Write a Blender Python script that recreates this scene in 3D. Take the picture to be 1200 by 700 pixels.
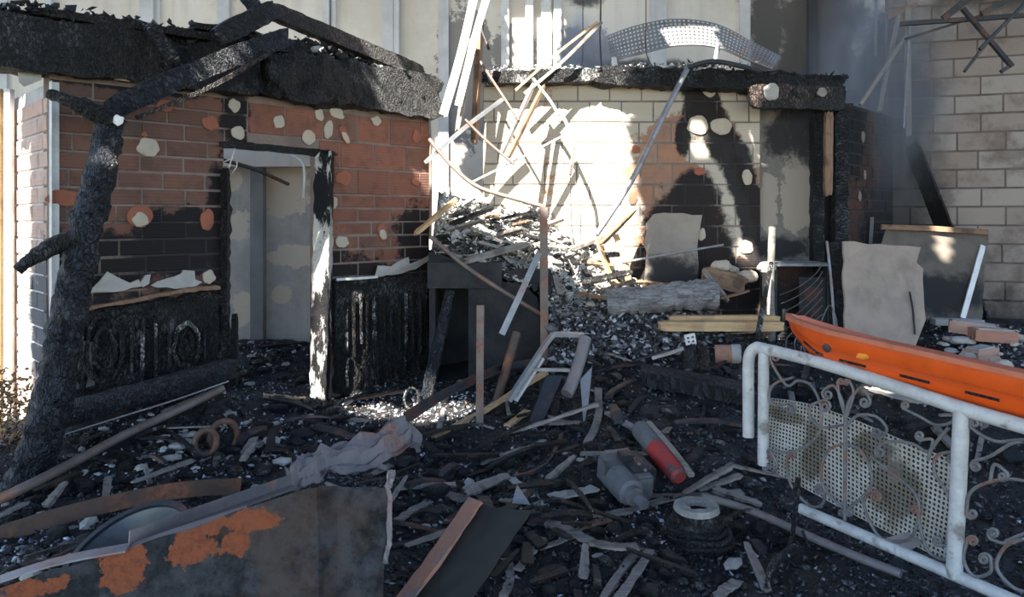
import bpy, bmesh, math, random
import numpy as np
from mathutils import Vector, Matrix, noise

for o in list(bpy.data.objects):
    bpy.data.objects.remove(o, do_unlink=True)
scene = bpy.context.scene
COL = scene.collection
random.seed(7)
rng = np.random.default_rng(7)

# ------------------------------------------------------------------ camera
F = 873.0          # focal length in pixels of the 1200 px wide frame
HZ = 255.0         # picture row of the horizon
H = 1.6            # eye height
cam_data = bpy.data.cameras.new('camera')
cam_data.sensor_width = 36.0
cam_data.lens = 36.0 * F / 1200.0
cam_data.shift_y = -(350.0 - HZ) / 1200.0
cam_data.clip_start = 0.05
cam = bpy.data.objects.new('camera', cam_data)
COL.objects.link(cam)
cam.location = (0, 0, H)
cam.rotation_euler = (math.radians(90), 0, 0)
scene.camera = cam

# ------------------------------------------------------------------ light
SUN = Vector((0.30, 0.62, -0.72)).normalized()     # direction the sunlight travels
world = bpy.data.worlds.new('sky')
scene.world = world
world.use_nodes = True
wn = world.node_tree.nodes
wl = world.node_tree.links
wn.clear()
sky = wn.new('ShaderNodeTexSky')
sky.sky_type = 'NISHITA'
sky.sun_disc = False
sky.sun_elevation = math.asin(-SUN.z)
sky.sun_rotation = math.atan2(-SUN.x, -SUN.y)
sky.air_density = 1.0
sky.dust_density = 0.3
sky.ozone_density = 2.0
bg = wn.new('ShaderNodeBackground')
bg.inputs['Strength'].default_value = 0.46
wo = wn.new('ShaderNodeOutputWorld')
wl.new(sky.outputs[0], bg.inputs['Color'])
wl.new(bg.outputs[0], wo.inputs['Surface'])
sun_data = bpy.data.lights.new('sun', 'SUN')
sun_data.energy = 28.0
sun_data.angle = math.radians(0.55)
sun_data.color = (1.0, 0.93, 0.82)
sun = bpy.data.objects.new('sun', sun_data)
COL.objects.link(sun)
sun.rotation_euler = SUN.to_track_quat('-Z', 'Y').to_euler()
sun.location = (-4, -8, 12)

vs = scene.view_settings
vs.view_transform = 'Standard'
vs.look = 'None'
vs.exposure = 0.0
vs.gamma = 1.0
vs.use_curve_mapping = False

# ------------------------------------------------------------------ space helpers
def P(px, py, Y):
    """point of the place at distance Y that the photograph shows at px, py"""
    return Vector(((px - 600.0) / F * Y, Y, H - (py - HZ) / F * Y))

def on_plane(px, py, A, B):
    """point on the upright plane through the ground points A and B"""
    u = (px - 600.0) / F
    ax, ay = A[0], A[1]
    dx, dy = B[0] - A[0], B[1] - A[1]
    # (u*t-ax)*dy - (t-ay)*dx = 0
    t = (ax * dy - ay * dx) / (u * dy - dx)
    return Vector((u * t, t, H - (py - HZ) / F * t))

W = {}            # world position of each object's origin

def setup(o, parent, origin, label=None, category=None, group=None, kind=None):
    COL.objects.link(o)
    W[o.name] = Vector(origin)
    if parent is not None:
        o.parent = parent
        o.location = Vector(origin) - W[parent.name]
    else:
        o.location = origin
    if label: o['label'] = label
    if category and parent is None: o['category'] = category
    if group and parent is None: o['group'] = group
    if kind: o['kind'] = kind
    return o

def empty(name, origin, label, category, group=None, kind=None):
    o = bpy.data.objects.new(name, None)
    o.empty_display_size = 0.1
    return setup(o, None, origin, label, category, group, kind)

def mesh_obj(name, verts, faces, mat, parent=None, smooth=False, origin=None, label=None, category=None, group=None, kind=None, sharp=None):
    vs_ = [Vector(v) for v in verts]
    if origin is None:
        mn = [min(v[i] for v in vs_) for i in range(3)]
        mx = [max(v[i] for v in vs_) for i in range(3)]
        origin = Vector(((mn[0] + mx[0]) / 2, (mn[1] + mx[1]) / 2, mn[2]))
    origin = Vector(origin)
    me = bpy.data.meshes.new(name)
    me.from_pydata([v - origin for v in vs_], [], faces)
    me.validate()
    if mat: me.materials.append(mat)
    if smooth:
        me.shade_smooth()
        if sharp: me.set_sharp_from_angle(angle=math.radians(sharp))
    o = bpy.data.objects.new(name, me)
    return setup(o, parent, origin, label, category, group, kind)

def frame_obj(name, me, M, parent=None, **kw):
    """object with a full matrix; parents here are only ever translated"""
    o = bpy.data.objects.new(name, me)
    setup(o, parent, M.translation, **kw)
    R = M.to_3x3().to_4x4()
    if parent is not None:
        o.matrix_basis = Matrix.Translation(M.translation - W[parent.name]) @ R
    else:
        o.matrix_basis = Matrix.Translation(M.translation) @ R
    return o

# ------------------------------------------------------------------ shape helpers
def box_geo(x0, x1, y0, y1, z0, z1):
    v = [(x0, y0, z0), (x1, y0, z0), (x1, y1, z0), (x0, y1, z0), (x0, y0, z1), (x1, y0, z1), (x1, y1, z1), (x0, y1, z1)]
    f = [(0, 3, 2, 1), (4, 5, 6, 7), (0, 1, 5, 4), (1, 2, 6, 5), (2, 3, 7, 6), (3, 0, 4, 7)]
    return v, f

class Geo:
    def __init__(self): self.v = []; self.f = []
    def add(self, v, f):
        n = len(self.v)
        self.v += [Vector(p) for p in v]
        self.f += [tuple(i + n for i in q) for q in f]
        return self
    def box(self, *a): return self.add(*box_geo(*a))

def catmull(pts, k=6):
    pts = [Vector(p) for p in pts]
    if len(pts) < 3: return pts
    out = []
    for i in range(len(pts) - 1):
        p0 = pts[max(i - 1, 0)]; p1 = pts[i]; p2 = pts[i + 1]; p3 = pts[min(i + 2, len(pts) - 1)]
        for j in range(k):
            t = j / k
            out.append(0.5 * ((2 * p1) + (p2 - p0) * t + (2 * p0 - 5 * p1 + 4 * p2 - p3) * t * t + (3 * p1 - p0 - 3 * p2 + p3) * t ** 3))
    out.append(pts[-1])
    return out

def sweep_geo(pts, section, up=Vector((0, 0, 1)), taper=None, jitter=0.0, seed=0):
    """section: list of (a,b) offsets; a along side, b along 'up'"""
    n = len(section); v = []; f = []
    m = len(pts)
    rnd = random.Random(seed)
    prev_u = None
    for i, p in enumerate(pts):
        t = (pts[min(i + 1, m - 1)] - pts[max(i - 1, 0)])
        if t.length < 1e-9: t = Vector((1, 0, 0))
        t.normalize()
        ref = up if prev_u is None else prev_u
        s = t.cross(ref)
        if s.length < 1e-4: s = t.cross(Vector((1, 0, 0)) if abs(t.x) < .9 else Vector((0, 1, 0)))
        s.normalize()
        u = s.cross(t).normalized()
        prev_u = u
        k = 1.0 if taper is None else taper[0] + (taper[1] - taper[0]) * i / max(m - 1, 1)
        for a, b in section:
            q = p + s * a * k + u * b * k
            if jitter: q = q + Vector((rnd.uniform(-jitter, jitter), rnd.uniform(-jitter, jitter), rnd.uniform(-jitter, jitter)))
            v.append(q)
    for i in range(m - 1):
        for j in range(n):
            a = i * n + j; b = i * n + (j + 1) % n
            f.append((a, b, b + n, a + n))
    f.append(tuple(range(n - 1, -1, -1)))
    f.append(tuple(range((m - 1) * n, m * n)))
    return v, f

def circle_sec(r, n=8): return [(r * math.cos(2 * math.pi * i / n), r * math.sin(2 * math.pi * i / n)) for i in range(n)]
def rect_sec(w, h): return [(-w / 2, -h / 2), (w / 2, -h / 2), (w / 2, h / 2), (-w / 2, h / 2)]
def angle_sec(w, t): return [(0, 0), (w, 0), (w, t), (t, t), (t, w), (0, w)]
def channel_sec(w, h, t): return [(-w / 2, 0), (w / 2, 0), (w / 2, h), (w / 2 - t, h), (w / 2 - t, t), (-w / 2 + t, t), (-w / 2 + t, h), (-w / 2, h)]

def tube(name, pts, r, mat, parent=None, n=8, smooth=True, k=6, curve=True, **kw):
    pp = catmull(pts, k) if curve else [Vector(p) for p in pts]
    v, f = sweep_geo(pp, circle_sec(r, n))
    return mesh_obj(name, v, f, mat, parent, smooth=smooth, sharp=50, **kw)

def strip(name, pts, w, h, mat, parent=None, up=Vector((0, 0, 1)), k=5, jitter=0.0, taper=None, sec=None, seed=0, curve=True, **kw):
    pp = catmull(pts, k) if curve else [Vector(p) for p in pts]
    v, f = sweep_geo(pp, sec or rect_sec(w, h), up, taper, jitter, seed)
    return mesh_obj(name, v, f, mat, parent, **kw)

def timber_mesh(name, L, w, h, mat, rough=0.12, taper=(1, 1), seed=0, ragged=(0.5, 0.5), bow=0.0, round_=0.0, seg=0.04):
    """burnt timber lying along local X, with uneven faces and gnawed ends"""
    ns = max(6, min(140, int(L / seg)))
    ring = []
    per = 20 if max(w, h) > .14 else 12
    for i in range(per):
        a = 2 * math.pi * (i + .5) / per
        c, s = math.cos(a), math.sin(a)
        k = 1.0 / max(abs(c), abs(s))
        k = k * (1 - round_) + 1.0 * round_
        ring.append((c * k * 0.5, s * k * 0.5))
    v = []; f = []
    off = Vector((seed * 3.17, seed * 1.31, seed * 7.7))
    for i in range(ns + 1):
        t = i / ns
        k = taper[0] + (taper[1] - taper[0]) * t
        for j, (a, b) in enumerate(ring):
            x = L * t
            if i == 0: x -= ragged[0] * w * (noise.noise(Vector((j * 0.9, 3.3, seed))) + .2)
            if i == ns: x += ragged[1] * w * (noise.noise(Vector((j * 0.9, 9.3, seed))) + .2)
            q = Vector((x, a * w * k, b * h * k))
            sc = 1.0 / max(w, h)
            d = noise.noise(q * sc * 1.3 + off) * 0.6 + noise.noise(q * sc * 3.5 + off) * 0.5 + noise.noise(q * sc * 8 + off) * .25
            m = 1 + rough * d * 2.0
            if i in (0, ns): m *= 0.8
            q.y *= m; q.z *= m
            q.z += bow * math.sin(math.pi * t)
            v.append(q)
    for i in range(ns):
        for j in range(per):
            a = i * per + j; b = i * per + (j + 1) % per
            f.append((a, b, b + per, a + per))
    f.append(tuple(range(per - 1, -1, -1)))
    f.append(tuple(range(ns * per, (ns + 1) * per)))
    me = bpy.data.meshes.new(name)
    me.from_pydata(v, [], f)
    me.materials.append(mat)
    me.shade_smooth(); me.set_sharp_from_angle(angle=math.radians(42))
    return me

def axis_matrix(p0, p1, roll=0.0):
    x = (Vector(p1) - Vector(p0)).normalized()
    up = Vector((0, 0, 1))
    if abs(x.z) > .98: up = Vector((0, 1, 0))
    y = up.cross(x).normalized()
    z = x.cross(y)
    R = Matrix((x, y, z)).transposed()
    R = R @ Matrix.Rotation(roll, 3, 'X')
    return Matrix.Translation(Vector(p0)) @ R.to_4x4()

SEED = [0]
def timber(name, p0, p1, w, h, mat, roll=0.0, parent=None, rough=0.12, taper=(1, 1), ragged=(.5, .5), bow=0.0, round_=0.0, label=None, category='timber', group=None, seed=None, seg=0.04):
    SEED[0] += 1
    L = (Vector(p1) - Vector(p0)).length
    me = timber_mesh(name, L, w, h, mat, rough, taper, SEED[0] if seed is None else seed, ragged, bow, round_, seg)
    return frame_obj(name, me, axis_matrix(p0, p1, roll), parent, label=label, category=category if parent is None else None, group=group)

def sheet_geo(outline, thick, normal):
    """closed slab from a ring of points"""
    n = len(outline); nv = Vector(normal).normalized() * thick
    v = [Vector(p) for p in outline] + [Vector(p) - nv for p in outline]
    f = [tuple(range(n)), tuple(range(2 * n - 1, n - 1, -1))]
    for i in range(n):
        j = (i + 1) % n
        f.append((i, i + n, j + n, j))
    return v, f

def ragged_ring(pts, amp, step, seed):
    rnd = random.Random(seed)
    pts = [Vector(p) for p in pts]; out = []
    for i in range(len(pts)):
        a = pts[i]; b = pts[(i + 1) % len(pts)]
        n = max(1, int((b - a).length / step))
        d = (b - a)
        for j in range(n):
            q = a + d * (j / n)
            if j: q = q + Vector((rnd.uniform(-amp, amp), 0, rnd.uniform(-amp, amp)))
            out.append(q)
    return out

def grid_sheet(name, corner_fn, nu, nv, thick, mat, parent=None, smooth=True, **kw):
    """curved sheet: corner_fn(u,v)->(point, normal)"""
    v = []; f = []
    for side in (0, 1):
        for j in range(nv + 1):
            for i in range(nu + 1):
                p, n = corner_fn(i / nu, j / nv)
                v.append(Vector(p) - Vector(n) * thick * side)
    N = (nu + 1) * (nv + 1)
    idx = lambda i, j, s: s * N + j * (nu + 1) + i
    for j in range(nv):
        for i in range(nu):
            f.append((idx(i, j, 0), idx(i + 1, j, 0), idx(i + 1, j + 1, 0), idx(i, j + 1, 0)))
            f.append((idx(i, j, 1), idx(i, j + 1, 1), idx(i + 1, j + 1, 1), idx(i + 1, j, 1)))
    for i in range(nu):
        f.append((idx(i, 0, 0), idx(i, 0, 1), idx(i + 1, 0, 1), idx(i + 1, 0, 0)))
        f.append((idx(i, nv, 0), idx(i + 1, nv, 0), idx(i + 1, nv, 1), idx(i, nv, 1)))
    for j in range(nv):
        f.append((idx(0, j, 0), idx(0, j + 1, 0), idx(0, j + 1, 1), idx(0, j, 1)))
        f.append((idx(nu, j, 0), idx(nu, j, 1), idx(nu, j + 1, 1), idx(nu, j + 1, 0)))
    return mesh_obj(name, v, f, mat, parent, smooth=smooth, sharp=35, **kw)

def perforated(name, fn, nu, nv, mat, parent=None, hole=0.33, thick=0.002, **kw):
    """real holes: every cell is a square with an eight-sided hole; fn(u,v)->point"""
    v = []; f = []
    outer = [(0, 0), (.5, 0), (1, 0), (1, .5), (1, 1), (.5, 1), (0, 1), (0, .5)]
    inner = [(.5 + hole * math.cos(math.radians(a)), .5 + hole * math.sin(math.radians(a))) for a in (225, 270, 315, 0, 45, 90, 135, 180)]
    for j in range(nv):
        for i in range(nu):
            n = len(v)
            for (a, b) in outer + inner:
                v.append(fn((i + a) / nu, (j + b) / nv))
            for k in range(8):
                l = (k + 1) % 8
                f.append((n + k, n + l, n + 8 + l, n + 8 + k))
    o = mesh_obj(name, v, f, mat, parent, **kw)
    bm = bmesh.new(); bm.from_mesh(o.data)
    bmesh.ops.remove_doubles(bm, verts=bm.verts, dist=1e-5)
    bm.to_mesh(o.data); bm.free()
    md = o.modifiers.new('thickness', 'SOLIDIFY'); md.thickness = thick; md.offset = 0
    return o

def lump_mesh(name, mat, seed, flat=0.6, sub=2, rough=0.35):
    bm = bmesh.new()
    bmesh.ops.create_icosphere(bm, subdivisions=sub, radius=0.5)
    off = Vector((seed * 5.1, seed * 2.3, seed * 9.7))
    for q in bm.verts:
        d = noise.noise(q.co * 2.2 + off) + .5 * noise.noise(q.co * 5 + off)
        q.co *= 1 + rough * d
        q.co.z *= flat
    me = bpy.data.meshes.new(name)
    bm.to_mesh(me); bm.free()
    me.materials.append(mat)
    return me

# ------------------------------------------------------------------ materials
class NB:
    def __init__(self, name):
        self.m = bpy.data.materials.new(name); self.m.use_nodes = True
        self.t = self.m.node_tree; self.n = self.t.nodes; self.l = self.t.links
        self.n.clear()
        self.out = self.n.new('ShaderNodeOutputMaterial')
        self.b = self.n.new('ShaderNodeBsdfPrincipled')
        self.l.new(self.b.outputs[0], self.out.inputs['Surface'])
        self.tc = self.n.new('ShaderNodeTexCoord')
        self.geo = self.n.new('ShaderNodeNewGeometry')
    def put(self, sock, val):
        if isinstance(val, bpy.types.NodeSocket): self.l.new(val, sock)
        else:
            if isinstance(val, (tuple, list)) and len(val) == 3 and sock.type == 'RGBA': val = (*val, 1)
            sock.default_value = val
    def noise(self, vec, scale, detail=4, rough=.6, out='Fac', dist=0.0):
        k = self.n.new('ShaderNodeTexNoise')
        self.put(k.inputs['Vector'], vec); k.inputs['Scale'].default_value = scale
        k.inputs['Detail'].default_value = detail; k.inputs['Roughness'].default_value = rough
        k.inputs['Distortion'].default_value = dist
        return k.outputs[out]
    def voronoi(self, vec, scale, feature='DISTANCE_TO_EDGE', out='Distance'):
        k = self.n.new('ShaderNodeTexVoronoi'); k.feature = feature
        self.put(k.inputs['Vector'], vec); k.inputs['Scale'].default_value = scale
        return k.outputs[out]
    def mapping(self, vec, scale=(1, 1, 1), loc=(0, 0, 0), rot=(0, 0, 0)):
        k = self.n.new('ShaderNodeMapping')
        self.put(k.inputs['Vector'], vec); k.inputs['Scale'].default_value = scale
        k.inputs['Location'].default_value = loc; k.inputs['Rotation'].default_value = rot
        return k.outputs[0]
    def math(self, op, a, b=0.0, c=0.0, clamp=False):
        k = self.n.new('ShaderNodeMath'); k.operation = op; k.use_clamp = clamp
        self.put(k.inputs[0], a); self.put(k.inputs[1], b); self.put(k.inputs[2], c)
        return k.outputs[0]
    def vmath(self, op, a, b, out=0):
        k = self.n.new('ShaderNodeVectorMath'); k.operation = op
        self.put(k.inputs[0], a); self.put(k.inputs[1], b)
        return k.outputs[out]
    def step(self, v, lo, hi):
        k = self.n.new('ShaderNodeMapRange'); k.interpolation_type = 'SMOOTHSTEP'
        self.put(k.inputs[0], v); k.inputs[1].default_value = lo; k.inputs[2].default_value = hi
        return k.outputs[0]
    def mix(self, fac, a, b, mode='MIX'):
        k = self.n.new('ShaderNodeMix'); k.data_type = 'RGBA'; k.blend_type = mode
        self.put(k.inputs[0], fac); self.put(k.inputs[6], a); self.put(k.inputs[7], b)
        return k.outputs[2]
    def ramp(self, fac, stops):
        k = self.n.new('ShaderNodeValToRGB')
        e = k.color_ramp.elements
        while len(e) < len(stops): e.new(0.5)
        for i, (p, c) in enumerate(stops):
            e[i].position = p; e[i].color = (*c, 1)
        self.put(k.inputs[0], fac)
        return k.outputs[0]
    def bump(self, h, strength=.5, dist=.01, normal=None):
        k = self.n.new('ShaderNodeBump')
        k.inputs['Strength'].default_value = strength; k.inputs['Distance'].default_value = dist
        self.put(k.inputs['Height'], h)
        if normal is not None: self.put(k.inputs['Normal'], normal)
        return k.outputs[0]
    def rand(self):
        k = self.n.new('ShaderNodeObjectInfo'); return k.outputs['Random']
    def attr(self, name):
        k = self.n.new('ShaderNodeAttribute'); k.attribute_name = name; return k.outputs['Color']
    def blobs(self, lst, noise_scale=3.0, amp=0.55, lo=0.0, hi=0.25):
        """stain with a shape of its own: ellipsoids in the place, frayed by noise"""
        pos = self.geo.outputs['Position']
        cur = None
        for c, r in lst:
            d = self.vmath('SUBTRACT', pos, tuple(c))
            d = self.vmath('MULTIPLY', d, tuple(1.0 / q for q in r))
            k = self.n.new('ShaderNodeVectorMath'); k.operation = 'LENGTH'; self.l.new(d, k.inputs[0])
            s = self.math('SUBTRACT', 1.0, k.outputs['Value'])
            cur = s if cur is None else self.math('MAXIMUM', cur, s)
        nz = self.noise(pos, noise_scale * 1.5, 8, .72)
        nz = self.math('MULTIPLY', self.math('SUBTRACT', nz, .5), amp * 3.6)
        return self.step(self.math('ADD', cur, nz), lo, hi)
    def done(self, color, rough=.6, normal=None, metal=0.0, spec=.5):
        self.put(self.b.inputs['Base Color'], color)
        self.put(self.b.inputs['Roughness'], rough)
        self.put(self.b.inputs['Metallic'], metal)
        self.b.inputs['Specular IOR Level'].default_value = spec
        if normal is not None: self.l.new(normal, self.b.inputs['Normal'])
        return self.m

def m_char(name, base=(.012, .012, .015), hi=(.045, .047, .055), ash=.25, ashcol=(.25, .25, .26), scale=24, rough=.5, brown=0.0, squash=(1.9, .8, .8)):
    """fire-checked timber: cracks run mostly across the local X axis"""
    b = NB(name); o = b.tc.outputs['Object']
    o = b.vmath('ADD', o, b.vmath('MULTIPLY', (7.0, 3.0, 5.0), b.rand()))
    mp = b.mapping(o, squash)
    dis = b.vmath('ADD', mp, b.vmath('MULTIPLY', b.noise(mp, 7, 4, .7, 'Color'), (.16, .16, .16)))
    cr = b.voronoi(dis, scale); cf = b.voronoi(dis, scale, 'F1', 'Distance')
    crk = b.step(cr, 0.0, .22)
    n1 = b.noise(o, 16, 6, .75); n2 = b.noise(o, 3.1, 4, .65); n3 = b.noise(o, 75, 4, .75)
    col = b.mix(b.step(b.math('MULTIPLY_ADD', n3, .5, b.math('MULTIPLY', n1, .7)), .5, .85), base, hi)
    if brown: col = b.mix(b.math('MULTIPLY', b.step(n2, .48, .66), brown), col, (.12, .06, .034))
    am = b.math('MULTIPLY', b.step(b.math('ADD', n2, b.math('MULTIPLY', n3, .4)), .72, .84), ash, clamp=True)
    col = b.mix(am, col, ashcol)
    col = b.mix(b.math('MULTIPLY', b.math('SUBTRACT', 1.0, crk), .85), col, (.003, .003, .003))
    hgt = b.math('ADD', b.math('MULTIPLY', crk, .8), b.math('ADD', b.math('MULTIPLY', n1, .9), b.math('MULTIPLY', n3, .35)))
    return b.done(col, b.math('MULTIPLY_ADD', n1, .5, rough - .22), b.bump(hgt, 1.0, .03), spec=.55)

def m_brick(name, soot, c1=(.30, .118, .078), c2=(.215, .09, .064), c3=(.20, .11, .083), mort=(.33, .29, .26), sootcol=(.012, .012, .014), ribs=38, amp=.5, light=None, lightcol=(.56, .51, .43)):
    b = NB(name); pos = b.geo.outputs['Position']; o = b.tc.outputs['Object']
    r = b.rand()
    col = b.ramp(r, [(0.0, c2), (.45, c1), (1.0, c3)])
    n = b.noise(pos, 9, 5, .65); nf = b.noise(pos, 70, 3, .6)
    n0 = b.noise(pos, 1.7, 5, .6)
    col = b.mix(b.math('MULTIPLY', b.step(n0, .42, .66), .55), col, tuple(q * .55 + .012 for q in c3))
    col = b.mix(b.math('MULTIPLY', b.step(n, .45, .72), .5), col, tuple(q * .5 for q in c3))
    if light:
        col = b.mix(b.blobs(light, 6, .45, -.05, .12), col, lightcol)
    col = b.mix(b.math('MULTIPLY', b.step(nf, .62, .8), .25), col, (.5, .42, .36))
    k = b.n.new('ShaderNodeTexWave'); k.wave_type = 'BANDS'; k.bands_direction = 'Z'; k.wave_profile = 'SIN'
    k.inputs['Scale'].default_value = ribs / 6.283 * 2.2; k.inputs['Distortion'].default_value = .6
    b.put(k.inputs['Vector'], o)
    if soot:
        s = b.blobs(soot, 4.2, amp)
        col = b.mix(b.math('MULTIPLY', s, .96), col, sootcol)
    hgt = b.math('ADD', b.math('MULTIPLY', k.outputs['Fac'], .5), b.math('MULTIPLY', n, .8))
    return b.done(col, .82, b.bump(hgt, .45, .006), spec=.25)

def m_plaster(name, col1, col2, soot=None, sootcol=(.03, .03, .032), patch=None, patchcol=(.62, .52, .38), scale=2.5, bump=.35, amp=.5, streak=.35):
    b = NB(name); pos = b.geo.outputs['Position']
    n = b.noise(pos, scale, 6, .65); n2 = b.noise(pos, scale * 6, 5, .7)
    st = b.noise(b.mapping(pos, (5, 5, .35)), 1.4, 4, .6)
    col = b.mix(b.step(n, .38, .66), col1, col2)
    col = b.mix(b.math('MULTIPLY', b.step(st, .5, .75), streak), col, tuple(c * .45 for c in col1))
    if patch: col = b.mix(b.blobs(patch, 3.5, amp, 0, .06), col, patchcol)
    if soot: col = b.mix(b.math('MULTIPLY', b.blobs(soot, 2.6, amp, 0, .5), .95), col, sootcol)
    col = b.mix(b.math('MULTIPLY', b.step(n2, .6, .78), .25), col, (.12, .11, .10))
    return b.done(col, .9, b.bump(b.math('ADD', n, b.math('MULTIPLY', n2, .5)), bump, .02), spec=.2)

def m_metal(name, col, col2, rust=None, rustcol=(.33, .10, .035), rough=.42, metal=.7, scale=5, rlo=.52, rhi=.60):
    b = NB(name); o = b.tc.outputs['Object']
    n = b.noise(o, scale, 6, .65); n2 = b.noise(o, scale * 7, 4, .7); n3 = b.noise(b.vmath('ADD', o, (4.1, 2.2, 7.3)), scale * .55, 5, .6)
    c = b.mix(b.step(n, .35, .7), col, col2)
    c = b.mix(b.math('MULTIPLY', b.step(n2, .55, .8), .45), c, tuple(q * .35 for q in col))
    mt = metal
    if rust:
        rm = b.math('MULTIPLY', b.step(n3, rlo, rhi), rust)
        c = b.mix(rm, c, b.mix(b.step(n2, .4, .7), rustcol, tuple(q * .45 for q in rustcol)))
        mt = b.math('MULTIPLY', b.math('SUBTRACT', 1.0, rm), metal)
    return b.done(c, b.math('MULTIPLY_ADD', n2, .3, rough), b.bump(b.math('ADD', n2, n), .3, .004), mt)

def m_wood(name, c1, c2, char=0.3, scale=1.0):
    b = NB(name); o = b.tc.outputs['Object']
    g = b.noise(b.mapping(o, (1.2, 14, 14)), 4 * scale, 5, .65); n = b.noise(o, 5, 4, .6)
    c = b.mix(b.step(g, .35, .7), c1, c2)
    c = b.mix(b.math('MULTIPLY', b.step(n, .52, .68), char), c, (.02, .018, .017))
    return b.done(c, .75, b.bump(g, .4, .006), spec=.3)

def m_chip(name, rough=.7):
    b = NB(name)
    n = b.noise(b.geo.outputs['Position'], 40, 4, .7)
    c = b.mix(b.math('MULTIPLY', b.step(n, .5, .7), .5), b.attr('Col'), (.02, .02, .023))
    return b.done(c, rough, b.bump(n, .5, .01), spec=.45)

def m_plain(name, col, rough=.6, metal=0.0, var=.3, scale=20):
    b = NB(name); n = b.noise(b.tc.outputs['Object'], scale, 4, .65)
    c = b.mix(b.math('MULTIPLY', b.step(n, .4, .75), var), col, tuple(q * .25 for q in col))
    return b.done(c, rough, b.bump(n, .3, .004), metal)

# ------------------------------------------------------------------ where things stand
FA = P(58, HZ, 4.67).to_2d(); FB = P(503, HZ, 6.825).to_2d()      # brick facade of the burnt hut
FU = (FB - FA).normalized(); FL = (FB - FA).length
FN = Vector((FU.y, -FU.x))                                           # towards the yard
def fac(px, py, out=0.0):
    p = on_plane(px, py, FA, FB)
    return p + Vector((FN.x, FN.y, 0)) * out
def fs(s, z, out=0.0):
    q = FA + FU * s + FN * out
    return Vector((q.x, q.y, z))
def fac_s(px):
    q = on_plane(px, HZ, FA, FB).to_2d()
    return (q - FA).dot(FU)
YM = 7.25                                                            # middle brick wall
RA = P(1040, HZ, 8.35).to_2d(); RB = P(1300, HZ, 7.7).to_2d()       # block wall
RU = (RB - RA).normalized(); RN = Vector((RU.y, -RU.x))
def blk(px, py, out=0.0):
    p = on_plane(px, py, RA, RB)
    return p + Vector((RN.x, RN.y, 0)) * out
YB = 9.6                                                             # tall rear wall
KA = P(992, HZ, 7.30).to_2d(); KB = P(1046, HZ, 8.3).to_2d()        # sooty brick side wall
KU = (KB - KA).normalized(); KN = Vector((KU.y, -KU.x))

# ground relief: measured heights (picture column, row, distance)
GC = [(100, 700, 2.95), (300, 700, 3.0), (600, 700, 3.14), (900, 700, 3.14), (1200, 700, 3.2), (50, 560, 4.3), (200, 520, 4.75), (100, 505, 4.75),
      (0, 520, 4.6), (300, 500, 5.2), (300, 462, 5.9), (300, 405, 7.0), (420, 470, 6.0), (480, 480, 5.7), (420, 540, 4.6), (560, 480, 5.4), (560, 560, 4.4), (640, 500, 5.1),
      (700, 440, 5.7), (700, 400, 6.2), (780, 470, 5.2), (780, 520, 4.6), (760, 600, 3.9), (850, 440, 5.6), (850, 400, 6.0), (950, 400, 6.5), (950, 480, 5.3),
      (1000, 578, 4.3), (900, 652, 3.6), (1050, 640, 3.6), (1120, 690, 3.3), (960, 610, 3.95), (1100, 440, 5.6), (1180, 420, 6.2), (1000, 430, 6.0), (740, 380, 6.6), (560, 455, 6.1), (500, 455, 6.1), (620, 440, 6.1),
      (1140, 397, 5.95), (1168, 404, 5.78), (1122, 380, 6.35), (1195, 402, 6.0), (1150, 425, 5.5), (1090, 378, 6.88), (1040, 375, 7.0), (1030, 401, 5.74), (1082, 407, 5.66), (985, 392, 5.9), (80, 500, 4.45), (170, 474, 4.8), (258, 449, 5.12),
      (60, 628, 3.6), (150, 606, 3.75), (215, 594, 3.9), (285, 588, 4.05), (250, 542, 4.6), (130, 545, 4.35), (60, 592, 3.95), (180, 528, 4.55), (-20, 640, 3.5), (0, 590, 4.0)]
GP = np.array([[P(*c).x, P(*c).y, P(*c).z] for c in GC])
GP = np.vstack([GP, [[-6, 3, 0.0], [6, 3, 0.0], [0, 1, 0.0], [-5, 8, .3], [5, 8, .5], [1, 8, .6], [0, -4, 0], [-6, -4, 0], [6, -4, 0], [6, 6, .3], [-7, 6, .1], [-4.2, 5.2, .12]]])
def gz_np(x, y):
    x = np.asarray(x, float); y = np.asarray(y, float)
    d2 = (x[..., None] - GP[:, 0]) ** 2 + (y[..., None] - GP[:, 1]) ** 2 + .03
    w = d2 ** -1.6
    return (w * GP[:, 2]).sum(-1) / w.sum(-1)
def gz(x, y): return float(gz_np(np.array([x]), np.array([y]))[0])
def gzn(x, y):
    q = Vector((x, y, 0))
    return gz(x, y) + .035 * noise.noise(q * 3.1) + .022 * noise.noise(q * 8.3) + .014 * noise.noise(q * 21)
# collapsed-roof heap in the middle
HC = [(510, 222, 7.3), (560, 222, 7.4), (620, 230, 7.3), (640, 290, 6.8), (690, 285, 7.1), (740, 335, 7.0), (560, 290, 6.5), (520, 300, 6.4), (600, 330, 6.3),
      (640, 350, 6.3), (700, 372, 6.35), (740, 380, 6.6), (660, 390, 6.2), (800, 380, 6.8), (480, 240, 7.3), (840, 390, 6.9), (600, 260, 7.0), (540, 262, 6.8)]
HP = np.array([[P(*c).x, P(*c).y, P(*c).z] for c in HC])
def hz_np(x, y):
    x = np.asarray(x, float); y = np.asarray(y, float)
    d2 = (x[..., None] - HP[:, 0]) ** 2 + (y[..., None] - HP[:, 1]) ** 2 + .02
    w = d2 ** -1.5
    return (w * HP[:, 2]).sum(-1) / w.sum(-1)
def hz(x, y): return float(hz_np(np.array([x]), np.array([y]))[0])

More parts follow.
